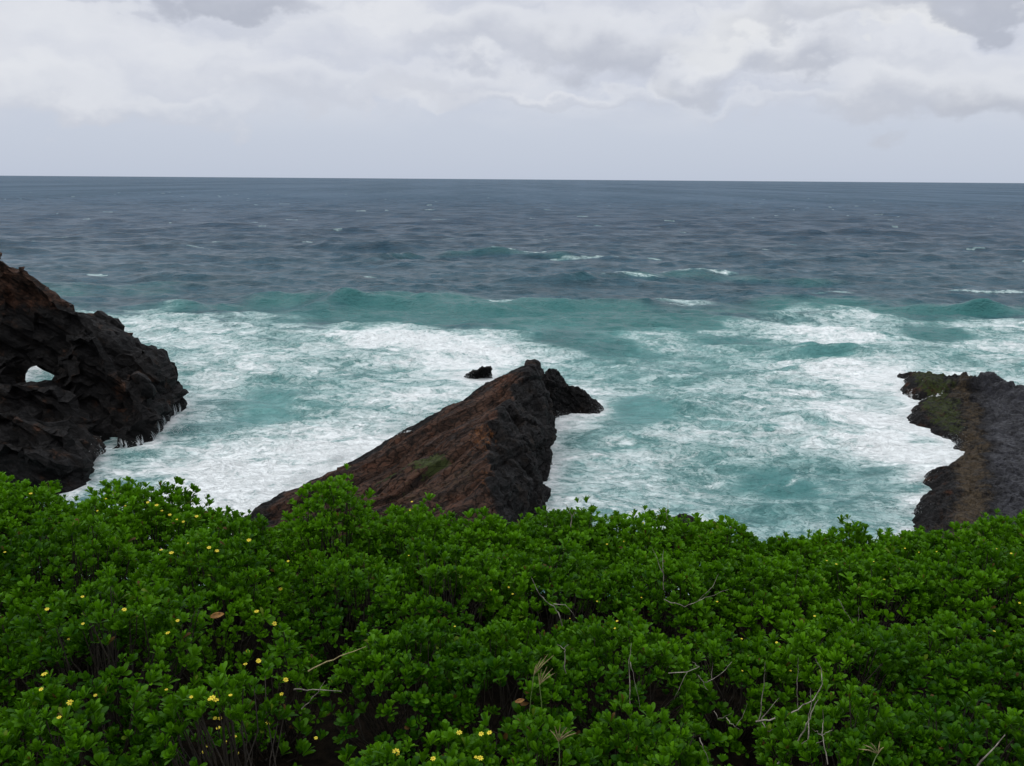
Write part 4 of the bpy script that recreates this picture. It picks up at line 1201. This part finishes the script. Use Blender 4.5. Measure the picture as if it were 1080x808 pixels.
branch_thing('dead_branch', [[(602, 556), (603, 545), (600, 537), (597, 532)], [(603, 545), (608, 538)]], 'pale bare twig standing on the bush crest beside the dark cliff', 'dead branch', G1, rad=0.004, y_off=0.1)
branch_thing('dead_branch', [[(704, 548), (703, 540), (705, 528)], [(703, 540), (699, 534)]], 'fine bare twig sticking up on the bush crest by the boulder', 'dead branch', G1, rad=0.003, y_off=0.1)
branch_thing('dead_branch', [[(700, 622), (699, 600), (700, 580)], [(699, 604), (693, 590), (688, 578)]], 'upright grey twig below the bush crest by the boulder', 'dead branch', G1, rad=0.003, y_off=0.12)
branch_thing('dead_branch', [[(884, 632), (892, 646), (900, 658)], [(905, 655), (906, 640)]], 'short slanting grey twig on the bright shrub', 'dead branch', G1, rad=0.0028, y_off=0.12)
branch_thing('dead_branch', [[(310, 727), (330, 728), (360, 729)]], 'straight pale stick lying across the dark hollow', 'stick', 'dry sticks in the dark hollow', rad=0.0042, y_off=0.22)
branch_thing('dead_branch', [[(318, 748), (330, 736), (343, 718)]], 'short pale stick crossing the straight one in the hollow', 'stick', 'dry sticks in the dark hollow', rad=0.003, y_off=0.25)
branch_thing('arching_grass', [[(325, 708), (345, 698), (365, 690), (386, 682)]], 'long arching green and straw grass blade over the dark hollow', 'grass blade', None, rad=0.004, y_off=0.25, mat=STRAW)

def seed_head(stem, tips, label):
    u0, v0 = stem[0]
    k0 = shoot_at(*stem[-1], rad=14); dep = k0[1].y - 0.16
    base = P(u0, v0, y=dep); root = empty('grass_seed_head', base)
    pts = [P(u, v, y=dep + 0.01 * i) - base for i, (u, v) in enumerate(stem)]
    link('stem', tube_mesh([(pts, [0.0022] * len(pts))], 5), parent=root, mat=GREENSTRAW)
    paths = []
    for (u, v) in tips:
        a = pts[-1]; e = P(u, v, y=dep + random.uniform(-0.04, 0.04)) - base
        m_ = (a + e) / 2 + Vector((0, 0, 0.006))
        paths.append(([a, m_, e], [0.0016, 0.0028, 0.001]))
    link('seed_spikes', tube_mesh(paths, 5), parent=root, mat=STRAW)
    tag(root, label, 'grass', 'straw coloured grass seed heads')
seed_head([(555, 806), (557, 770), (560, 735), (563, 712)], [(566, 700), (571, 694), (578, 690), (584, 691), (574, 697)], 'upper left straw seed head bent to the right on its stalk')
seed_head([(575, 806), (573, 770), (571, 740), (569, 722)], [(571, 706), (577, 703), (583, 705), (585, 710), (568, 710), (580, 714)], 'straw seed head spread like a hand, right of the bent one')
seed_head([(590, 808), (590, 790), (589, 782)], [(580, 770), (585, 766), (591, 764), (598, 767), (604, 770), (608, 773), (597, 775)], 'lowest straw seed head fanned out near the bottom edge')
seed_head([(920, 808), (923, 800), (926, 795)], [(905, 790), (910, 785), (918, 783), (928, 782), (932, 788)], 'straw seed head at the bottom right of the dead branches')

# curled dead leaf
def dead_leaf(u, v, label, size):
    k = shoot_at(u, v, 16); p = P(u, v, y=k[1].y - 0.10)
    Vs, Fs = [], []
    n = 9
    for i in range(n):
        s = i / (n - 1)
        w = 0.22 * math.sin(math.pi * (0.08 + 0.88 * s)) ** 0.8
        for j in range(5):
            q = (j - 2) / 2.0
            Vs.append(((s - 0.5) * size, q * w * size, (0.35 * q * q * w + 0.12 * math.sin(3 * s)) * size))
    for i in range(n - 1):
        for j in range(4): Fs.append((i * 5 + j, i * 5 + j + 1, (i + 1) * 5 + j + 1, (i + 1) * 5 + j))
    o = link('dead_leaf', np_mesh('dead_leaf', np.array(Vs), np.array(Fs)), mat=DEADLEAF)
    o.modifiers.new('t', 'SOLIDIFY').thickness = 0.0008
    o.location = p; o.rotation_euler = (math.radians(60), math.radians(-8), math.radians(14))
    tag(o, label, 'dead leaf')
dead_leaf(229, 649, 'curled orange brown dead leaf above the left hollow', 0.075)
dead_leaf(548, 739, 'small brown dead leaf left of the straw seed heads', 0.045)

# ------------------------------------------------------------------ water running off the headland foot
def runoff():
    from mathutils.bvhtree import BVHTree
    bm = bmesh.new(); bm.from_mesh(LR[0]); bvh = BVHTree.FromBMesh(bm); bm.free()
    paths = []
    g = random.Random(4)
    def hit(u, v):
        d = ray(u, v).normalized()
        loc, nor, _, _ = bvh.ray_cast(Vector((0, 0, H)), d)
        return None if loc is None or loc.y > 56 else loc + nor * 0.02
    for (u, L_, w) in ((108, 12, 1.2), (128, 9, .9), (133, 8, .6), (146, 11, 1.2), (150, 9, .7), (163, 13, 1.3), (168, 12, 1.0), (174, 14, 1.2), (180, 13, 1.1), (185, 12, .9), (190, 11, .7)):
        for s in range(7):
            u1 = u + g.uniform(-1.5, 1.5) * w
            v1 = 490.0
            while v1 > 430:
                p = hit(u1, v1)
                if p is not None and p.z > 0.05: break
                v1 -= 1.0
            else: continue
            ln = L_ * g.uniform(0.3, 0.85)
            pts = [hit(u1 - 2.2 * w * (1 - tt) ** 2 + g.gauss(0, .15), v1 - ln * (1 - tt)) for tt in (0, .2, .4, .6, .8, 1)]
            pts = [p for p in pts if p is not None]
            if len(pts) < 4: continue
            if max((pts[k] - pts[k + 1]).length for k in range(len(pts) - 1)) > 0.8: continue
            pts.append(pts[-1] + Vector((0.02, -0.12, -0.25)))
            paths.append((pts, [0.004 + 0.024 * k / len(pts) * g.uniform(.5, 1.3) for k in range(len(pts))]))
    m = flat_mat('white_water', (0.62, 0.66, 0.68), (0.82, 0.84, 0.85), 0.6, 8)
    flat_mat('water_film', (0.45, 0.49, 0.51), (0.65, 0.68, 0.70), 0.5, 8)
    m = bpy.data.materials['water_film']; m.node_tree.nodes['Principled BSDF'].inputs['Alpha'].default_value = 0.6
    tag(link('runoff_water', tube_mesh(paths, 6), mat=m), 'thin white streams of water draining off the headland foot', kind='stuff')
runoff()

# ------------------------------------------------------------------ spray thrown up along the rocks
def spray():
    g = np.random.default_rng(12)
    C = []
    def burst(u, v, n, sx_, sz_):
        c = P(u, v, z=0.1)
        q = g.normal(size=(n, 3)) * np.array((sx_, sx_ * 0.7, 1))
        q[:, 2] = g.exponential(sz_ * 0.7, n)
        C.append(np.array(c) + q)
    for i in range(60):
        k = g.uniform()
        uv_ = [(296, 521), (360, 487), (423, 451), (475, 422), (515, 403)]
        a_ = k * 4; j_ = min(int(a_), 3); f_ = a_ - j_
        burst(uv_[j_][0] * (1 - f_) + uv_[j_ + 1][0] * f_ - 4, uv_[j_][1] * (1 - f_) + uv_[j_ + 1][1] * f_ - 2 + 4 * (k > 0.5), int(120 * g.uniform(0.2, 1.6) * (1.2 - k)), 0.35, 0.16)
    burst(420, 455, 700, 0.5, 0.35)
    for (u, v, n, a_, b_) in ((108, 486, 500, .5, .3), (150, 474, 300, .8, .15), (185, 455, 400, .5, .25), (945, 405, 500, .7, .25), (950, 440, 500, .7, .2), (1003, 470, 600, .6, .25), (970, 505, 500, .5, .2), (955, 540, 500, .4, .2),
            (585, 440, 300, .6, .15), (634, 434, 400, .4, .25), (488, 398, 400, .5, .3), (520, 397, 300, .4, .25), (582, 490, 200, .4, .12), (470, 365, 900, 2.5, .18), (430, 358, 500, 2.0, .15)):
        burst(u, v, n, a_, b_)
    C = np.concatenate(C); n = len(C)
    tet = np.array(((1, 1, 1), (-1, -1, 1), (-1, 1, -1), (1, -1, -1))) * 0.58
    r = g.uniform(0.006, 0.022, n)
    V = (C[:, None, :] + tet[None] * r[:, None, None]).reshape(-1, 3)
    F = (np.array(((0, 1, 2), (0, 2, 3), (0, 3, 1), (1, 3, 2)))[None] + (np.arange(n) * 4)[:, None, None]).reshape(-1, 3)
    tag(link('sea_spray', np_mesh('sea_spray', V, F), mat=bpy.data.materials['white_water']), 'fine white spray thrown up where the surf meets the rocks', kind='stuff')
spray()

# ------------------------------------------------------------------ colour management
SC.view_settings.view_transform = 'Standard'
SC.view_settings.look = 'None'
SC.view_settings.exposure = 0.0
SC.view_settings.gamma = 1.0
SC.view_settings.use_curve_mapping = False
SC.cycles.max_bounces = 6
SC.cycles.diffuse_bounces = 3
SC.cycles.transparent_max_bounces = 4
SC.cycles.use_denoising = True
